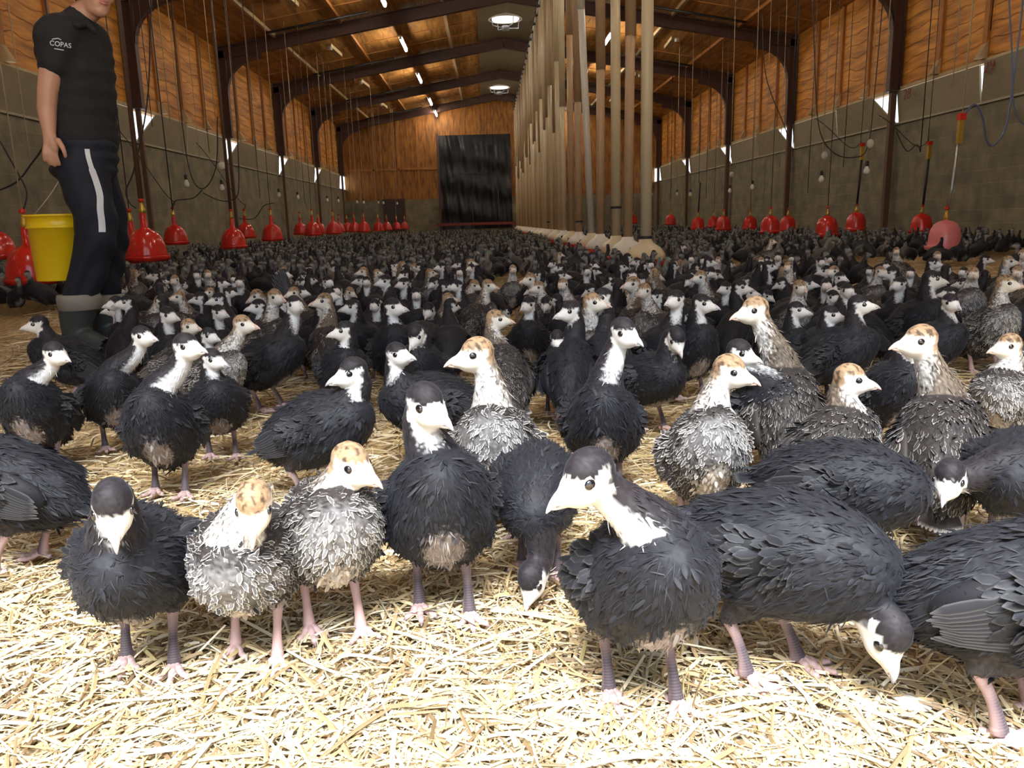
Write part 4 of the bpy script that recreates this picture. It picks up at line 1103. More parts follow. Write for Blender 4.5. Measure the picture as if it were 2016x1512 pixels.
HEROES = [
 # front rank
 ('black poult lowering its head to the lens, front rank on the bucket side', 'B', (262,1022), (300,1330), 12, 22, -42, 14, .125, 1, .25),
 ('speckled poult staring straight ahead with pale forehead, in the front rank', 'S', (532,1022), (508,1310), 4, 6, -40, 16, .12, .95, .5),
 ('speckled poult with tan crown looking sideways, front rank beside the staring one', 'S', (686,942), (662,1262), 22, 58, -14, 26, .085, 1, .5),
 ('tall black poult with dark bill tip standing astride between two speckled ones', 'B', (826,822), (876,1226), 8, 42, -12, 36, .07, 1.08, .45),
 ('black poult pecking the straw with its face hidden low behind the big one', 'B', (1063,1170), (1062,1140), -8, -38, -56, -8, .15, .95, .1),
 ('biggest black poult in front with white face and blue glint in its eye', 'B', (1162,976), (1264,1402), 10, -62, -16, 26, .09, 1.05, .9),
 ('speckled poult with streaked breast and bald pink spot, facing the lens', 'S', (1444,748), (1382,1068), -2, 58, -10, 38, .06, 1, .5),
 ('black poult with beak on a pale flake in the straw', 'B', (1728,1290), (1520,1345), 52, 26, -64, 2, .17, 1.08, .05),
 ('hunched black poult with turned head behind the one pecking the flake', 'B', (1731,1028), (1640,1150), 55, -36, -22, 4, .10, 1, .0),
 ('black poult peering down with white cheeks at the edge behind the speckled back', 'B', (1893,966), (1985,1120), -40, -40, -24, 8, .125, 1, .3),
 # second rank
 ('speckled poult seen from behind with tan spotted nape, near the edge', 'S', (1813,686), (1838,1060), 152, -82, 2, 30, .03, 1.08, .5),
 ('small speckled poult with pink beak sitting turned away below the nape', 'S', (1690,762), .285, 128, 76, -6, 22, .06, 1, .5),
 ('black capped poult peeking over the streaked breast of a speckled one', 'B', (1460,708), (1490,945), 20, 52, -10, 28, .07, 1, .5),
 ('tall speckled poult with pale grey neck and back turned', 'S', (1485,623), (1535,958), 165, -78, -4, 36, .02, 1.08, .5),
 ('black poult with face aimed at the lens, beneath the tan spotted nape', 'B', (1785,700), .272, 6, 8, -38, 30, .07, 1, .3),
 ('black poult with long white throat and glossy round breast, center of second rank', 'B', (1221,669), (1186,985), -6, 32, -8, 34, .06, 1.06, .65),
 ('speckled poult with orange brow and whitish breast looking sideways', 'S', (932,714), (985,1058), -8, -72, -3, 36, .07, 1.08, .5),
 ('black poult with neck twisted back over its wing, white face and pale beak', 'B', (689,748), .292, 70, -64, -8, 20, .09, 1.08, .7),
 ('black poult half hidden with purple ear patch above the twisted one', 'B', (778,709), .29, -70, 52, 6, 12, .08, 1.05, .5),
 ('black poult with bright white throat bib standing upright, second rank', 'B', (361,695), (338,985), 10, 62, 4, 36, .06, 1.06, 1.0),
 ('black poult with white bib looking sideways, first upright one on the bucket side', 'B', (100,708), (92,935), 8, 62, -4, 36, .06, 1.02, .8),
 ('black poult in profile with slim pale beak behind the bright bib', 'B', (275,672), (238,895), 30, 64, 4, 28, .07, 1, .4),
 ('black poult with just its white face showing beside the bright bib', 'B', (415,719), .275, 20, 64, -6, 24, .07, .95, .4),
 ('speckled poult with stretched grey neck and coral beak', 'S', (478,647), (432,845), 62, 74, 0, 28, .09, 1, .5),
 ('black poult showing its long folded wing, head raised', 'B', (572,608), (535,815), 82, 38, 2, 22, .075, 1.08, .6),
 ('black poult with open beak by the boots of the person', 'B', (66,646), .295, -70, -72, -2, 24, .08, 1.05, .3),
 ('black poult walking out of the picture, showing its tail and flank', 'B', (-62,900), (42,1130), -92, -92, 0, 18, .10, 1.08, .4),
 ('black poult cropped by the edge in front, showing wing and one leg', 'B', (2140,1180), (1995,1450), 66, 60, -20, 12, .10, 1.12, .4),
 ('black poult with pale belly fluff cropped by the edge', 'B', (2012,708), (2000,905), 20, 30, 2, 32, .07, 1, .5),
 ('speckled poult with coral beak leaning its neck at the edge', 'S', (1990,693), .285, -50, -80, 0, 22, .05, 1, .5),
 # third rank, feet hidden in the crowd
 ('black poult with dark slate beak in profile behind the twisted one', 'B', (672,660), .285, 20, -76, -4, 24, .08, 1, .7),
 ('black poult with sleek pale profile, above the slate beaked one', 'B', (690,611), .30, -20, -70, -2, 28, .08, 1, .5),
 ('black poult with round white cheek and grey bill tip, turned to the feeders', 'B', (774,612), .325, 10, 66, 2, 34, .07, 1.08, .8),
 ('black poult drooping its pale beak in the middle of the crowd', 'B', (826,672), .265, 0, -36, -40, 24, .09, 1, .5),
 ('speckled poult seen from behind with slim spotted neck', 'S', (985,637), .31, 200, 92, 0, 28, .05, 1, .5),
 ('black poult with white chin in front of the open straw path', 'B', (1046,607), .30, -6, -34, -4, 30, .07, 1, .7),
 ('black poult with small face turned to the lens, below the white chin', 'B', (1086,678), .25, -4, 0, -22, 24, .09, .9, .4),
 ('black poult with white patch on its nape and long pale beak', 'B', (1122,622), .33, 170, -74, -6, 26, .05, 1.06, .3),
 ('black poult with long white front of neck, raised above the crowd', 'B', (1386,606), .325, 10, 62, -4, 32, .07, 1.06, .8),
 ('black poult bowing its pale beak between its neighbours', 'B', (1322,682), .27, 25, 18, -46, 16, .11, 1, .2),
 ('black poult with alert white face before two speckled ones', 'B', (1294,591), .30, 0, -58, -4, 30, .07, 1, .6),
 ('tallest black poult with ringed white throat, behind the spotted nape', 'B', (1845,556), .345, 20, 80, -2, 30, .06, 1.12, .8),
 ('black poult with purplish nape and ear patch in profile', 'B', (1701,608), .32, 60, 74, 4, 24, .06, 1.06, .3),
 ('black poult with half closed blue eye, hunched small', 'B', (1573,618), .285, 10, 62, -4, 26, .07, .95, .6),
 ('black poult facing the lens with narrow white neck, beside the tallest one', 'B', (1864,604), .30, 60, 6, -6, 24, .06, 1, .8),
 ('speckled poult with pale grey breast and raised head by the edge', 'S', (1987,565), .335, 5, 52, 0, 36, .06, 1.05, .5),
 ('speckled poult with pale body standing on open straw, near the edge', 'S', (1905,545), .325, -10, -24, 0, 38, .06, 1.05, .5),
 ('black poult looking over a speckled back with clean white face', 'B', (1462,572), .325, 150, 70, -2, 26, .05, 1, .3),
 ('speckled poult facing the lens with orange forehead on open straw', 'S', (1568,573), .32, -10, 6, -4, 38, .06, 1, .5),
 ('black poult with only eye and throat showing, beside the purplish nape', 'B', (1640,628), .28, 10, 60, -4, 28, .06, 1, .7),
 ('speckled poult with tan crown tucked between black ones on the bucket side', 'S', (370,651), .285, 70, 66, 2, 20, .08, .95, .5),
 ('black poult with dark cap beneath the tucked tan crown', 'B', (408,670), .27, 60, 62, -4, 20, .08, .9, .4),
]
for hrow in HEROES: hero(*hrow)
# one poult is flapping: its raised wing stands up like a fan
o = hero('black poult flapping a raised wing in mid crowd behind the ginger trio', 'B', (592,580), .30, 70, 70, -4, 18, .09, 1.0, .3)
V, q, t = [], [], []
w = Geo(); nfl = 12
u = np.linspace(0, 1, nfl)
st = np.stack([.02-.03*u, .075+.015*u, .20+.03*u], 1)
T = nrm(np.stack([-.95+.55*u, .30+.1*u, .35+.75*u], 1))
N = np.tile(nrm(np.array([.25, 1.0, -.15])), (nfl, 1))
gw = np.random.default_rng(4)
for cnt, Lg, wd in ((nfl, .215, .026), (nfl, .11, .026)):
    fv, fq, fc, fu = feathers(st+N*(.003 if Lg < .1 else 0), N, T, np.full(nfl, Lg)*(.78+.3*np.sin(u*math.pi)), np.full(nfl, wd), np.full(nfl, .03), np.array([.028, .029, .036])*gw.uniform(.8, 1.7, (nfl, 1)), np.full(nfl, .12), .05, 6)
    w.add(fv, fq, None, fc, fu)
v_, q_, t_ = gtube(np.array([[.05, .05, .175], [.03, .075, .195], [-.005, .09, .225]]), [.022, .018, .008], 10)
w.add(v_, q_, t_, np.array([.014, .0145, .018]))
m = w.mesh('raised_wing'); m.materials.append(M_PLUME); link('wing', m, None, o)

# poults that are known only by their heads above the crowd: shared bodies in many poses
def variant(plum, dx, hz, hy, hp, bp, seed, stripe=.5, hb=.150, step=.02, dy=0.0, fine=True, voxel=.0048, nf=1900):
    a, p = math.radians(hy), math.radians(hp)
    hd = np.array([math.cos(a)*math.cos(p), math.sin(a)*math.cos(p), math.sin(p)])
    pb = Poult(np.array([dx, dy, hz]), hd, math.radians(bp+(5 if bp > 15 else 0)), hb, step, plum, stripe, seed)
    return pb, poult_meshes(pb, voxel, nf, 4, fine, 'v%d' % seed)
VSPEC = [('B',.085,.315,0,0,30,.7), ('B',.085,.305,35,-4,28,.5), ('B',.085,.305,-40,-4,28,.6), ('B',.075,.320,75,0,32,.8), ('B',.075,.320,-75,0,32,.4), ('B',.10,.27,15,-22,20,.4),
         ('B',.11,.245,-25,-30,14,.3), ('B',.155,.10,10,-66,-4,.1), ('B',.07,.33,110,0,30,.5),
         ('S',.085,.315,0,0,32,.5), ('S',.080,.315,45,-2,32,.5), ('S',.080,.315,-50,-2,32,.5), ('S',.07,.325,90,0,34,.5), ('S',.10,.27,-20,-20,20,.5), ('S',.15,.10,-15,-64,-4,.5)]
VARS = []
for k, (pl, dx, hz, hy, hp, bp, st) in enumerate(VSPEC):
    pb, ms = variant(pl, dx, hz, hy, hp, bp, 200+k, st)
    VARS.append((pl, pb, assemble(ms), hy, [False]))
def place_variant(k, x, y, byaw, sc):
    pl, pb, o, hy, used = VARS[k]
    if used[0]: o = copy_tree(o)
    else: used[0] = True
    o.location = (x, y, .012); o.rotation_euler = (0, 0, math.radians(byaw-90)); o.scale = (sc,)*3
    birds.append(np.array([x, y])); occupied.append((x, y, .095)); return o
HEADS = [  # pixel of the head, plumage, head yaw, label
 (250,602,'B',-62,'small black poult with white cheek just past the boots'), (332,628,'B',64,'black poult with curved white throat behind the tan crown'),
 (352,590,'S',-60,'speckled poult with whitish round head, behind the curved throat'), (430,596,'B',-60,'black poult in white mask, upper of two looking opposite ways'),
 (432,622,'B',60,'black poult in white mask, lower of two looking opposite ways'), (508,610,'B',-56,'black poult with parted beak beside the folded wing'),
 (505,588,'S',-66,'speckled poult with ginger cap, first of a ginger trio'), (543,592,'S',55,'speckled poult with ginger cap, middle of a ginger trio'),
 (578,583,'S',-40,'speckled poult with ginger cap, last of a ginger trio'), (638,600,'S',-66,'speckled poult with cream face standing alone amid black backs'),
 (690,580,'S',60,'speckled poult with mottled crown behind the sleek profile'), (758,560,'B',-55,'black poult with tall white neck, facing the person'),
 (722,560,'B',10,'slim black poult beside the tall white neck'), (820,585,'B',5,'black poult facing the lens behind the grey bill tip'),
 (868,530,'B',-60,'black poult raised high with white neck in mid crowd'), (882,590,'B',50,'black poult with narrow neck beside the open straw path'),
 (962,568,'S',62,'speckled poult with stretched pale neck beside the straw path'), (935,566,'S',60,'speckled poult just behind the stretched pale neck'),
 (878,570,'B',70,'black poult with beak crossing the white neck'), (1043,556,'S',-60,'speckled poult with ginger head across the straw path'),
 (1060,572,'S',-62,'speckled poult with ginger head, front one across the path'), (1108,566,'S',-20,'speckled poult with slender cream neck across the path'),
 (1048,543,'B',40,'black poult behind the ginger heads'), (1185,595,'B',-66,'black poult with pale face, behind the long pale beak'),
 (1168,604,'S',66,'speckled poult nose to nose with a pale faced black one'), (1245,566,'S',-66,'speckled poult with spotted crown, farther of a pair by the feeders'),
 (1268,580,'S',-40,'speckled poult with tan crown, nearer of a pair by the feeders'), (1358,556,'B',-50,'black poult with white throat standing before the straw'),
 (1378,552,'S',-70,'speckled poult close behind the white throat'), (1428,574,'B',-60,'black poult with slim white profile beside a clean white face'),
 (1330,598,'B',-50,'black poult peeping with blue eye between two necks'), (1615,520,'B',10,'black poult with white throat standing on the open straw'),
 (1520,478,'S',40,'pale speckled poult in front of the touching drinkers'), (1540,538,'S',150,'pale speckled poult turned away on the open straw'),
 (1770,566,'B',-66,'black poult with slender beak on open straw'), (1668,580,'B',0,'black poult lying with masked face towards the lens'),
 (1640,592,'B',10,'small black poult lying with masked face'), (1755,535,'B',5,'black poult resting with white blaze on open straw'),
 (1845,508,'S',-20,'tan headed poult under the pink drinker'), (1940,515,'B',60,'black poult with white face near the edge, on straw'),
 (1985,520,'S',60,'tan poult with coral beak further back at the edge'), (1640,540,'S',-66,'speckled poult lying with cream face'),
 (1110,540,'B',20,'black poult facing the lens in front of the feeders'), (1155,538,'B',10,'black poult with white brow close to the feeders'),
 (1245,548,'B',0,'black poult with bright white face beneath the first tube'), (1345,488,'B',30,'black poult with white face past the first tube'),
 (1010,535,'S',10,'speckled poult upright at the far end of the straw path'), (1103,505,'S',60,'speckled poult with grey neck in front of the hoods'),
 (1280,525,'B',10,'black poult peeping by the first hood'), (905,540,'B',0,'black poult with little white face in mid crowd'), (560,545,'B',70,'black poult with white cheek behind the ginger trio'),
 (472,560,'B',10,'black poult with upright white throat on the person side'), (600,548,'B',66,'black poult with white cheek and dark back on the person side')]
for k, (px, py, pl, hy, lab) in enumerate(HEADS):
    best = None; g = random.Random(k)
    cand = [i for i, v in enumerate(VARS) if v[0] == pl and v[1].H[2] > .26]
    i = g.choice(cand); pb = VARS[i][1]; sc = .92+.16*g.random()
    byaw = hy - (-math.degrees(math.atan2(pb.hd[1], pb.hd[0])))*-1
    E = ground(px, py, pb.H[2]*sc); R = rot_of(byaw)
    off = R @ (pb.H*np.array([1, 1, 0]))*sc
    o = place_variant(i, E[0]-off[0], E[1]-off[1], byaw, sc)
    tag(o, lab, 'turkey')

# the rest of the flock fills the floor
for o in bpy.data.objects:
    if o.get('category') == 'feeder': occupied.append((o.location.x, o.location.y, .10))
    if o.get('category') == 'drinker': occupied.append((o.location.x, o.location.y, .14))
occupied += [(-1.85, 4.0, .30), (-2.15, 4.1, .25)]
def in_view(x, y):
    p = np.array([x, y, .15])-CPOS; z = p @ CF
    u, v = 1008+F_PX*(p @ CR)/z, 756-F_PX*(p @ CU)/z
    return -60 < u < 2076, u, v
cell = {}
def near_ok(x, y, r):
    cx, cy = int(math.floor(x/.3)), int(math.floor(y/.3))
    for i in (-1, 0, 1):
        for j in (-1, 0, 1):
            for (a, b, c) in cell.get((cx+i, cy+j), ()):
                if (a-x)**2+(b-y)**2 < (c+r)**2: return False
    return True
def put(x, y, r): cell.setdefault((int(math.floor(x/.3)), int(math.floor(y/.3))), []).append((x, y, r))
for a in occupied: put(*a)
N_SINGLE = 300-len(birds)
pts = []
gr = np.random.default_rng(3)
for y in np.arange(2.75, Y1-.3, .045):
    wl_, wr_ = max(XL+.24, at_y(-60, 600, y)[0]), min(XR-.24, at_y(2076, 600, y)[0])
    tries = int((wr_-wl_)/.14)+1
    for _ in range(tries):
        x = gr.uniform(wl_, wr_); yy = y+gr.uniform(0, .045)
        ok, u, v = in_view(x, yy)
        if not ok: continue
        # open patches of straw
        v0 = v+.15*F_PX/yy
        if 950 < u < 1050 and 560 < v0 < 780: continue
        hsh = math.sin(math.floor(x/.5)*12.9898+math.floor(yy/.5)*78.233)*43758.5453
        if u > 1400 and 4.3 < yy < 10.0 and (hsh-math.floor(hsh)) < .80: continue
        if u > 1300 and 6.0 < yy < 8.0 and (hsh-math.floor(hsh)) < .5: continue
        if u < 130 and v > 585: continue
        if 90 < u < 246 and 575 < v < 740: continue
        if 470 < u < 585 and 560 < v < 650: continue
        r = .080 if y < 7 else .095
        if y > 11: r = .125
        if y > 18: r = .17
        if near_ok(x, yy, r): put(x, yy, r); pts.append((x, yy, u, v))
pts.sort(key=lambda p: p[1])
singles, mass = pts[:N_SINGLE], pts[N_SINGLE:]
for x, y, u, v in singles:
    S_ = gr.random() < .24
    cand = [i for i, w in enumerate(VARS) if (w[0] == 'S') == S_]
    i = cand[int(gr.integers(len(cand)))]
    byaw = gr.normal(0, 75)
    o = place_variant(i, x, y, byaw, gr.uniform(.86, 1.06))
    kind = 'speckled' if S_ else 'black'
    hz = VARS[i][1].H[2]
    pose = 'pecking down' if hz < .2 else ('stooping' if hz < .28 else 'upright')
    turn = abs((byaw+180) % 360-180)
    view = 'seen from the front' if turn < 55 else ('seen from behind' if turn > 125 else 'seen from the side')
    if x < -1.35*y/4.0: zone = 'around the person'
    elif x < 1.2: zone = 'between person and feeder tubes'
    else: zone = 'beside the feeder tubes'
    band = 'nearer rows' if y < 4.3 else 'farther rows'
    lab = '%s poult %s, %s, %s, %s' % (kind, pose, view, zone, band)
    tag(o, lab, 'turkey', lab)
# everything beyond the 300 nearest: one mass
LOW = []
for k, (pl, dx, hz, hy, hp, bp) in enumerate([('B',.085,.315,0,0,30), ('B',.08,.315,60,0,30), ('B',.08,.315,-60,0,30), ('B',.10,.26,0,-25,16), ('B',.085,.33,20,0,34), ('B',.15,.12,0,-60,0), ('S',.085,.315,0,0,30), ('S',.08,.32,60,0,30), ('S',.10,.26,-30,-20,18)]):
    a, p = math.radians(hy), math.radians(hp)
    pb = Poult(np.array([dx, 0, hz]), np.array([math.cos(a)*math.cos(p), math.sin(a)*math.cos(p), math.sin(p)]), math.radians(bp), .16, .02, pl, .15, k)
    for dec in (.42, .2):
      V, q, t = skin(pb.balls(), .0125, 2, 1, decim=dec)
      c = pb.paint(V, np.random.default_rng(k))[0]; c = np.where(c > .3, c*.32, c)  # pale plumage darkened: dimness of the far end put into the colour
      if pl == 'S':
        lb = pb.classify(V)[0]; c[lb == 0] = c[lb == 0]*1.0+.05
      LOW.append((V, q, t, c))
mg = Geo()
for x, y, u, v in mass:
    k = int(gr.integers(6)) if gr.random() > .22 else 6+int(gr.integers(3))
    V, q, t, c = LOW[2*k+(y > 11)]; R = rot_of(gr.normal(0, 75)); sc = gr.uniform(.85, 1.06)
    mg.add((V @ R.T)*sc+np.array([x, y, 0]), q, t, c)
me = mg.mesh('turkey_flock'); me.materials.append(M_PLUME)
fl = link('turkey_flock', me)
tag(fl, 'distant mass of black and speckled poults covering the floor to the far gable', 'turkeys', None, 'stuff')
if DEBUG: print('singles', len(birds), 'mass', len(mass), 'mass verts', mg.n)
# ------------------------------------------------------------------ the person with the bucket
DM = 3.95
def J(px, py, d=DM): return at_y(px, py, d)
MBASE = np.array([at_y(175, 690, DM)[0], DM, 0.0])
person = empty('person', MBASE, 'person in black polo shirt, dark striped trousers and rubber boots walking with a bucket', 'person')
def pl(name, V, q, t, mat, parent):
    me = array_mesh(name, V-MBASE, q, t); return link(name, me, mat, parent)
def ballchain(pix, rad, step=.4): return chain([J(*p) if len(p) > 2 else J(p[0], p[1]) for p in pix], rad, step)
mpp = DM/F_PX                                            # metres per pixel at the person
# body: head, neck, arms and hands, torso and legs under the clothes, one skin
hc = J(182, -14)
hdir = nrm(np.array([.80, -.55, -.12])); hside = nrm(np.cross(UP, hdir)); hup = np.cross(hdir, hside)
HF = np.stack([hdir, hside, hup], 1)
B = [(hc+hup*.045-hdir*.012, (.098, .077, .090), HF), (hc+hdir*.022-hup*.020, (.074, .064, .090), HF),
     (hc+hdir*.052-hup*.078, (.036, .036, .030), HF), (hc+hdir*.030-hup*.070, (.052, .054, .036), HF),
     (hc+hdir*.088-hup*.010, (.020, .015, .016), HF), (hc+hdir*.080+hup*.012, (.016, .010, .030), HF),
     (hc+hdir*.060+hup*.050, (.030, .055, .018), HF), (hc+hdir*.078-hup*.044, (.016, .026, .016), HF)]
for s in (-1, 1):
    B.append((hc-hdir*.010+hside*s*.076-hup*.005, (.020, .010, .032), HF))
    B.append((hc+hdir*.062+hside*s*.034+hup*.020, (.016, .018, .012), HF))
    B.append((hc+hdir*.055+hside*s*.040-hup*.020, (.028, .026, .024), HF))
B += chain([J(150, 58), J(160, 30), hc-hup*.06-hdir*.01], [.070, .058, .056], .4)
# torso and legs (covered)
tors = [((148, 75), .080), ((153, 120), .088), ((160, 180), .095), ((164, 240), .10), ((166, 300), .105)]
B += chain([J(*p) for p, r in tors], [r for p, r in tors], .3)
near = [(160, 320), (182, 385), (196, 450), (182, 510), (160, 590), (152, 645)]
far_ = [(176, 320, 4.08), (202, 390, 4.12), (216, 455, 4.16), (212, 520, 4.16), (204, 590, 4.16), (203, 640, 4.16)]
B += ballchain(near, [.095, .080, .062, .055, .045, .042]); B += ballchain(far_, [.09, .08, .06, .055, .045, .042])
# near arm, swung back
arm = [(118, 72, 3.86), (104, 125, 3.80), (94, 178, 3.78), (92, 215, 3.78), (97, 262, 3.76)]
B += ballchain(arm, [.062, .056, .045, .043, .029])
# far arm reaching down to the bucket handle
fa = [(182, 75, 4.12), (176, 140, 4.2), (150, 220, 4.22), (134, 300, 4.14)]
B += ballchain(fa, [.058, .05, .042, .03])
def hand(w, fingers, thumb, palm_c, palm_r):
    out = list(chain([w, palm_c], [.029, palm_r], .3))
    for pts, r in fingers: out += chain(pts, [r*1.12, r*1.05, r, r*.82], .5)
    out += chain(thumb, [.0145, .0125, .0105, .009], .5)
    return out
d0 = 3.75
w = J(97, 262, 3.76); pc = J(101, 284, d0)
fing = []
for k, (bx, tx, L) in enumerate(((88, 87, 0), (96, 97, 8), (104, 107, 12), (111, 117, 10))):
    dd = d0-.016+.008*k
    fing.append(([J(bx, 290, dd), J(bx-1, 303, dd-.004), J(bx+(tx-bx)*.6, 311+L*.6, dd+.004), J(tx+1, 316+L*.9, dd+.016)], .0092))
thumb = [J(114, 276, d0-.012), J(122, 288, d0-.018), J(127, 299, d0-.016), J(129, 308, d0-.010)]
B += chain([w, J(97, 280, d0), J(93, 292, d0)], [.029, .025, .018], .3)+chain([w, J(104, 280, d0), J(108, 292, d0)], [.027, .025, .018], .3)
for pts, r in fing: B += chain(pts, [r*1.15, r*1.08, r, r*.85], .5)
B += chain(thumb, [.0145, .0125, .0105, .009], .5)
# far hand closed round the handle
wf = J(134, 300, 4.14)
B += chain([wf, J(130, 318, 4.12)], [.029, .030], .3)
for k in range(4):
    y_ = 4.085+.022*k
    B += chain([J(126, 322, y_), J(118, 330, y_), J(124, 338, y_), J(131, 335, y_)], [.0105, .010, .0095, .008], .5)
B += chain([J(136, 316, 4.09), J(140, 328, 4.075), J(136, 337, 4.08)], [.013, .012, .009], .5)
V, q, t = skin(B, .0058, 4, 2)
body = pl('body', V, q, t, M_SKIN, person)
# face details
mo = MB()
mc = hc+hdir*.0925-hup*.044
lips = []
for s in np.linspace(-1, 1, 9): lips.append(mc+hside*s*.024-hdir*.012*s*s+hup*(.004*s*s))
me = MB(); me.tube([p+hup*.0035 for p in lips], .0048*np.array([.4,.8,1,1,.9,1,1,.8,.4]), 8); me.tube([p-hup*.0045 for p in lips], .0056*np.array([.3,.8,1,1,1,1,1,.8,.3]), 8)
o = me.build('lips', M_LIP, person); o.location = -MBASE
for s in (-1, 1):
    iv, fi = ico(2)
    m = array_mesh('eye', (iv*.0115)+hc+hdir*.072+hside*s*.032+hup*.020-MBASE, None, fi); link('eye', m, M_EYE, person)
hb_ = [(hc+hup*.060-hdir*.028, (.092, .083, .088), HF), (hc+hup*.02-hdir*.055, (.060, .074, .085), HF), (hc+hup*.115+hdir*.02, (.060, .066, .030), HF)]
V, q, t = skin(hb_, .006, 3, 2); pl('hair', V, q, t, M_HAIR, person)
# polo shirt
B = []
BF = np.stack([nrm(np.array([.9, -.42, 0])), nrm(np.array([.42, .9, 0])), UP], 1)
def oval(px, py, rx, ry, rz, d=DM): B.append((J(px, py, d), (rx, ry, rz), BF))
for px, py, w_, dp in ((146, 62, .095, .185), (146, 85, .112, .205), (149, 112, .122, .200), (154, 145, .130, .190), (159, 180, .132, .180), (162, 215, .132, .175), (165, 250, .134, .172), (167, 272, .138, .172)):
    oval(px, py, w_, dp, .12 if py > 70 else .075)
for p0 in ((132, 60, 3.88), (176, 66, 4.08)): B.append((J(*p0), (.075, .08, .06), None))
B += ballchain([(126, 70, 3.86), (115, 98, 3.82), (105, 130, 3.80)], [.076, .072, .068], .3)
B += ballchain([(182, 78, 4.12), (178, 110, 4.17), (172, 138, 4.2)], [.085, .082, .078], .3)
B += chain([J(150, 52), J(158, 36)], [.082, .066], .3)
V, q, t = skin(B, .010, 16, 2)
g = np.random.default_rng(1)
N = vert_normals(V, q, t)
fold = .0025*np.sin(V[:, 2]*20+9*np.sin(V[:, 0]*9)+V[:, 0]*25)*np.sin(V[:, 0]*11+V[:, 2]*13)
V = V+N*fold[:, None]
shirt = pl('polo_shirt', V, q, t, M_SHIRT, person)
V_sh, Q_sh, T_sh = V, q, t
c = chain([J(136, 46, 3.86), J(152, 50, 3.84), J(172, 46, 3.90), J(186, 62, 3.88)], [.016, .017, .017, .013], .3)
V, q, t = skin(c, .006, 3, 2); pl('collar', V, q, t, M_SHIRT, shirt)
# trousers
B = []
for px, py, w_, dp in ((166, 288, .150, .165), (166, 312, .152, .165), (166, 335, .148, .160)): oval(px, py, w_, dp, .07)
B += ballchain([(158, 325, 3.90), (172, 375, 3.90), (187, 425, 3.90), (192, 460, 3.91), (182, 505, 3.93), (166, 555, 3.94), (156, 592, 3.94)], [.120, .112, .100, .096, .094, .088, .076], .3)
B += ballchain([(178, 325, 4.06), (202, 385, 4.10), (218, 440, 4.13), (220, 470, 4.14), (214, 520, 4.15), (208, 565, 4.15), (205, 598, 4.15)], [.110, .098, .086, .082, .080, .076, .068], .3)
V, q, t = skin(B, .010, 10, 2); N = vert_normals(V, q, t)
V = V+N*(.006*np.sin(V[:, 2]*34+5*np.sin(V[:, 0]*12+V[:, 1]*7))*np.clip((1.0-V[:, 2])/.4, .2, 1))[:, None]
trousers = pl('trousers', V, q, t, M_TROUSER, person); V_tr, Q_tr, T_tr = V, q, t
# rubber boots with pale folded tops
for pix, foot_d in (([(156, 590, 3.94), (151, 620, 3.94), (149, 655, 3.94)], 3.94), ([(206, 590, 4.15), (205, 618, 4.15), (204, 650, 4.15)], 4.15)):
    top = J(*pix[0]); ank = J(*pix[2]); ank[2] = .10
    toe = np.array([ank[0]+.175, foot_d-.06, .045]); heel = np.array([ank[0]-.035, foot_d+.01, .055])
    B = chain([top-UP*.02, J(*pix[1]), ank], [.090, .084, .066], .3)+chain([ank, toe], [.064, .044], .3)+chain([heel, ank], [.052, .06], .3)
    B += [(toe+np.array([-.02, 0, -.008]), (.06, .05, .036), None)]
    V, q, t = skin(B, .009, 5, 2); V[:, 2] = np.maximum(V[:, 2], .004)
    b = pl('boot', V, q, t, M_BOOT, person)
    m = MB().lathe([(.090, -.045), (.098, -.04), (.102, .01), (.097, .032), (.086, .034), (.084, .0)], top-MBASE-UP*.005, 28, False)
    m.build('boot_cuff', M_BOOTTOP, b)
# white stripe down the trouser leg and the lettering on the sleeve, laid on the cloth
bv = BVHTree.FromPolygons(V_tr.tolist(), [tuple(x) for x in Q_tr]+[tuple(x) for x in T_tr])
path = [(171, 293), (174, 312), (181, 335), (189, 358), (196, 385), (197, 412), (200, 436), (201, 457)]
P = smooth_line([np.array([x, y, 0]) for x, y in path], 36)
vs = []; ok = True
for i, p in enumerate(P):
    for sx in (-6.5, -3.2, 0, 3.2, 6.5):
        d = ray(p[0]+sx*(.75 if i < 10 else 1), p[1]); dn = nrm(d)
        loc, nn, _, _ = bv.ray_cast(Vector(CPOS), Vector(dn))
        if loc is None: loc = Vector(CPOS+d*(3.8/d[1])); nn = Vector(-dn)
        vs.append(np.array(loc)+np.array(nn)*.003-MBASE)
f = [(i*5+k, i*5+k+1, i*5+k+6, i*5+k+5) for i in range(35) for k in range(4)]
link('side_stripe', (lambda m: m)(MB().add(np.array(vs), f, True).mesh('side_stripe')), M_STRIPE, trousers)
bv = BVHTree.FromPolygons(V_sh.tolist(), [tuple(x) for x in Q_sh]+[tuple(x) for x in T_sh])
me = text_mesh('COPAS', 17, .01)
vs = np.array([v.co[:] for v in me.vertices]); out = []
for x, y, z in vs:
    an = math.radians(8); xx, yy = x*.78, y*.8
    d = nrm(ray(119+xx*math.cos(an)+yy*math.sin(an)*.2, 88+xx*math.sin(an)-yy))
    loc, nn, _, _ = bv.ray_cast(Vector(CPOS), Vector(d))
    if loc is None: loc = Vector(CPOS+d*3.7); nn = Vector(-d)
    out.append(np.array(loc)+np.array(nn)*(.002+(.0012 if z > 0 else 0))-MBASE)
me.vertices.foreach_set('co', np.array(out, np.float32).ravel()); me.update()
link('sleeve_lettering', me, M_STRIPE, shirt)
m = MB()
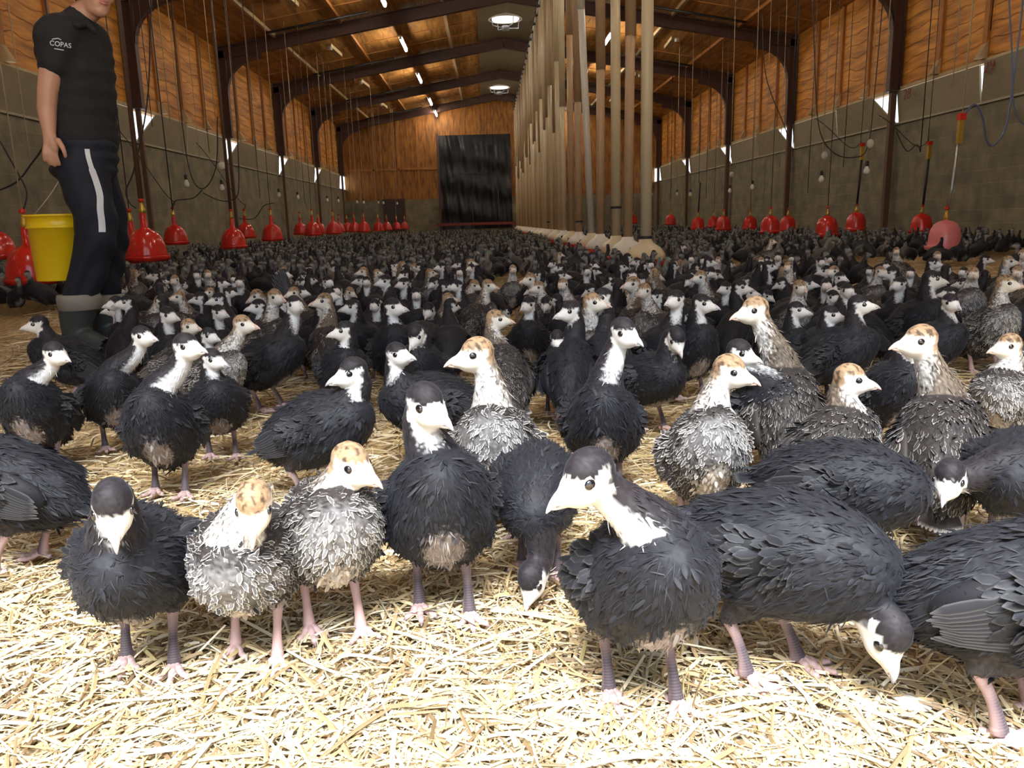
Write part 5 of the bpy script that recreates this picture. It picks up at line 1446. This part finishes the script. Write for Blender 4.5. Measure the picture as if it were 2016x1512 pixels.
for (xa, ya, xb, yb) in ((103, 78, 114, 76), (114, 76, 120, 79), (107, 96, 125, 99)):
    vs = []
    for u in np.linspace(0, 1, 8):
        for s in (-.8, .8):
            d = nrm(ray(xa+(xb-xa)*u, ya+(yb-ya)*u+s)); loc, nn, _, _ = bv.ray_cast(Vector(CPOS), Vector(d))
            if loc is None: loc = Vector(CPOS+d*3.7); nn = Vector(-d)
            vs.append(np.array(loc)+np.array(nn)*.003-MBASE)
    m.add(np.array(vs), [(2*i, 2*i+1, 2*i+3, 2*i+2) for i in range(7)])
m.build('sleeve_emblem', M_STRIPE, shirt)
# bucket carried in the far hand
bt = J(117, 424, 4.10); bb = J(124, 551, 4.10)
hgt = bt[2]-bb[2]; r1, r0 = 56*4.1/F_PX, 44*4.1/F_PX
bucket = empty('bucket', (bb[0], 4.10, bb[2]), 'yellow plastic bucket carried low behind the legs of the person', 'bucket')
ax = bt[0]-bb[0]
m = MB()
prof = [(r0*.98, 0), (r0, .006), (r0+(r1-r0)*.80, hgt*.80), (r0+(r1-r0)*.80+.008, hgt*.805), (r0+(r1-r0)*.82+.008, hgt*.83), (r1*.985, hgt*.84), (r1, hgt-.008), (r1+.010, hgt-.006), (r1+.010, hgt+.004), (r1-.004, hgt+.004), (r0-.006, .012), (.01, .012)]
m.lathe(prof, n=40)
v = m.v[0]; v[:, 0] += ax*v[:, 2]/hgt; v[:, 2] += -.05*v[:, 0]*0
m.build('pail', M_YELLOW, bucket)
hand_p = J(126, 333, 4.12)-np.array([bb[0], 4.10, bb[2]])
pts = []
for s in np.linspace(-1, 1, 21):
    pts.append(np.array([ax+s*r1*1.02*(1 if abs(s) < 1 else 1), 0, hgt-.02])*(abs(s)**2.5)+hand_p*(1-abs(s)**2.5))
MB().tube(pts, .0035, 8).build('bail_handle', M_GALV, bucket)
for s in (-1, 1): MB().tube([np.array([ax+s*r1*.97, 0, hgt-.02]), np.array([ax+s*r1*1.08, 0, hgt-.02])], .012, 10).build('handle_lug', M_YELLOW, bucket)
# ------------------------------------------------------------------ loose straw over the litter
def straw(name, n, y0, y1, Lr, Wr, layers, label, seed, pw=1.0):
    g = np.random.default_rng(seed)
    u = g.random(n)
    y = (y0**(1-pw)+(y1**(1-pw)-y0**(1-pw))*u)**(1/(1-pw)) if pw != 1 else y0*(y1/y0)**u
    xl = np.array([max(XL+.1, at_y(-80, 700, yy)[0]-.1) for yy in (y0, y1)]); xr = np.array([min(XR-.1, at_y(2100, 700, yy)[0]+.1) for yy in (y0, y1)])
    t = (y-y0)/(y1-y0)
    x = (xl[0]+(xl[1]-xl[0])*t)+((xr[0]-xl[0])+((xr[1]-xl[1])-(xr[0]-xl[0]))*t)*g.random(n)
    L = Lr[0]+(Lr[1]-Lr[0])*g.random(n)**2.6; Wd = Wr[0]+(Wr[1]-Wr[0])*g.random(n)**1.8
    z = .001+layers*g.random(n)**1.3
    az = g.uniform(0, 2*math.pi, n); tilt = g.normal(0, .10, n)
    tilt = np.where(g.random(n) < .03, g.uniform(.2, .7, n), tilt)
    d = np.stack([np.cos(az)*np.cos(tilt), np.sin(az)*np.cos(tilt), np.sin(tilt)], 1)
    s = np.stack([-np.sin(az), np.cos(az), np.zeros(n)], 1); up = np.cross(d, s)
    bend = g.normal(0, .07, n)*L; sag = -np.abs(g.normal(0, .04, n))*L
    c = np.stack([x, y, z], 1)
    flat = np.where(g.random(n) < .45, .30, .8)
    rows = 4
    V = np.empty((n, rows, 3, 3)); tt = np.linspace(-.5, .5, rows)
    for i in range(rows):
        p = c+d*(L*tt[i])[:, None]+s*(bend*(4*tt[i]**2-.5))[:, None]+up*(sag*(4*tt[i]**2-.3))[:, None]
        w = Wd*(1-.25*abs(tt[i])*2)
        V[:, i, 0] = p+s*(w/2)[:, None]; V[:, i, 1] = p+up*(w*flat/2)[:, None]; V[:, i, 2] = p-s*(w/2)[:, None]-up*(w*flat*.3)[:, None]; V[:, i, 0] -= up*(w*flat*.3)[:, None]
    V[..., 2] = np.maximum(V[..., 2], .0006)
    ix = np.arange(n*rows*3).reshape(n, rows, 3)
    Q = []
    for k in range(3):
        k2 = (k+1) % 3; Q.append(np.stack([ix[:, :-1, k], ix[:, :-1, k2], ix[:, 1:, k2], ix[:, 1:, k]], -1).reshape(-1, 4))
    T_ = np.concatenate([ix[:, 0, ::-1], ix[:, -1]])
    pal = np.array([(.62, .50, .30), (.54, .40, .21), (.68, .58, .41), (.42, .295, .15), (.24, .16, .085), (.74, .67, .51), (.58, .46, .21)])
    pk = g.choice(len(pal), n, p=[.22, .2, .18, .15, .11, .09, .05])
    C = pal[pk]*g.uniform(.8, 1.15, (n, 1))
    C = np.repeat(np.concatenate([C, np.zeros((n, 1))], 1), rows*3, 0)
    U = np.tile([.5, .3], (n*rows*3, 1))
    me = array_mesh(name, V.reshape(-1, 3), np.concatenate(Q), T_, C, U, False); me.materials.append(M_STRAW)
    return tag(link(name, me), label, 'straw', None, 'stuff')
straw('straw_bedding', 36000, .55, 2.6, (.015, .16), (.0014, .0074), .023, 'loose golden straw bedding scattered over the barn floor', 1, 1.6)
straw('straw_litter', 26000, 2.6, 12.0, (.04, .26), (.003, .008), .03, 'golden straw litter between the poults further back', 2, 1.3)
# pale flake being pecked
p = ground(1800, 1385, .02)
iv, fi = ico(2); iv = iv.copy()
o = link('food_flake', array_mesh('food_flake', iv*np.array([.022, .012, .006])*(1+.25*np.sin(iv[:, :1]*7+iv[:, 1:2]*5)), None, fi), M_WHITEP)
o.location = p; o.rotation_euler = (.1, .15, -.15); tag(o, 'small pale flake lying in the straw by a pecking beak', 'flake')
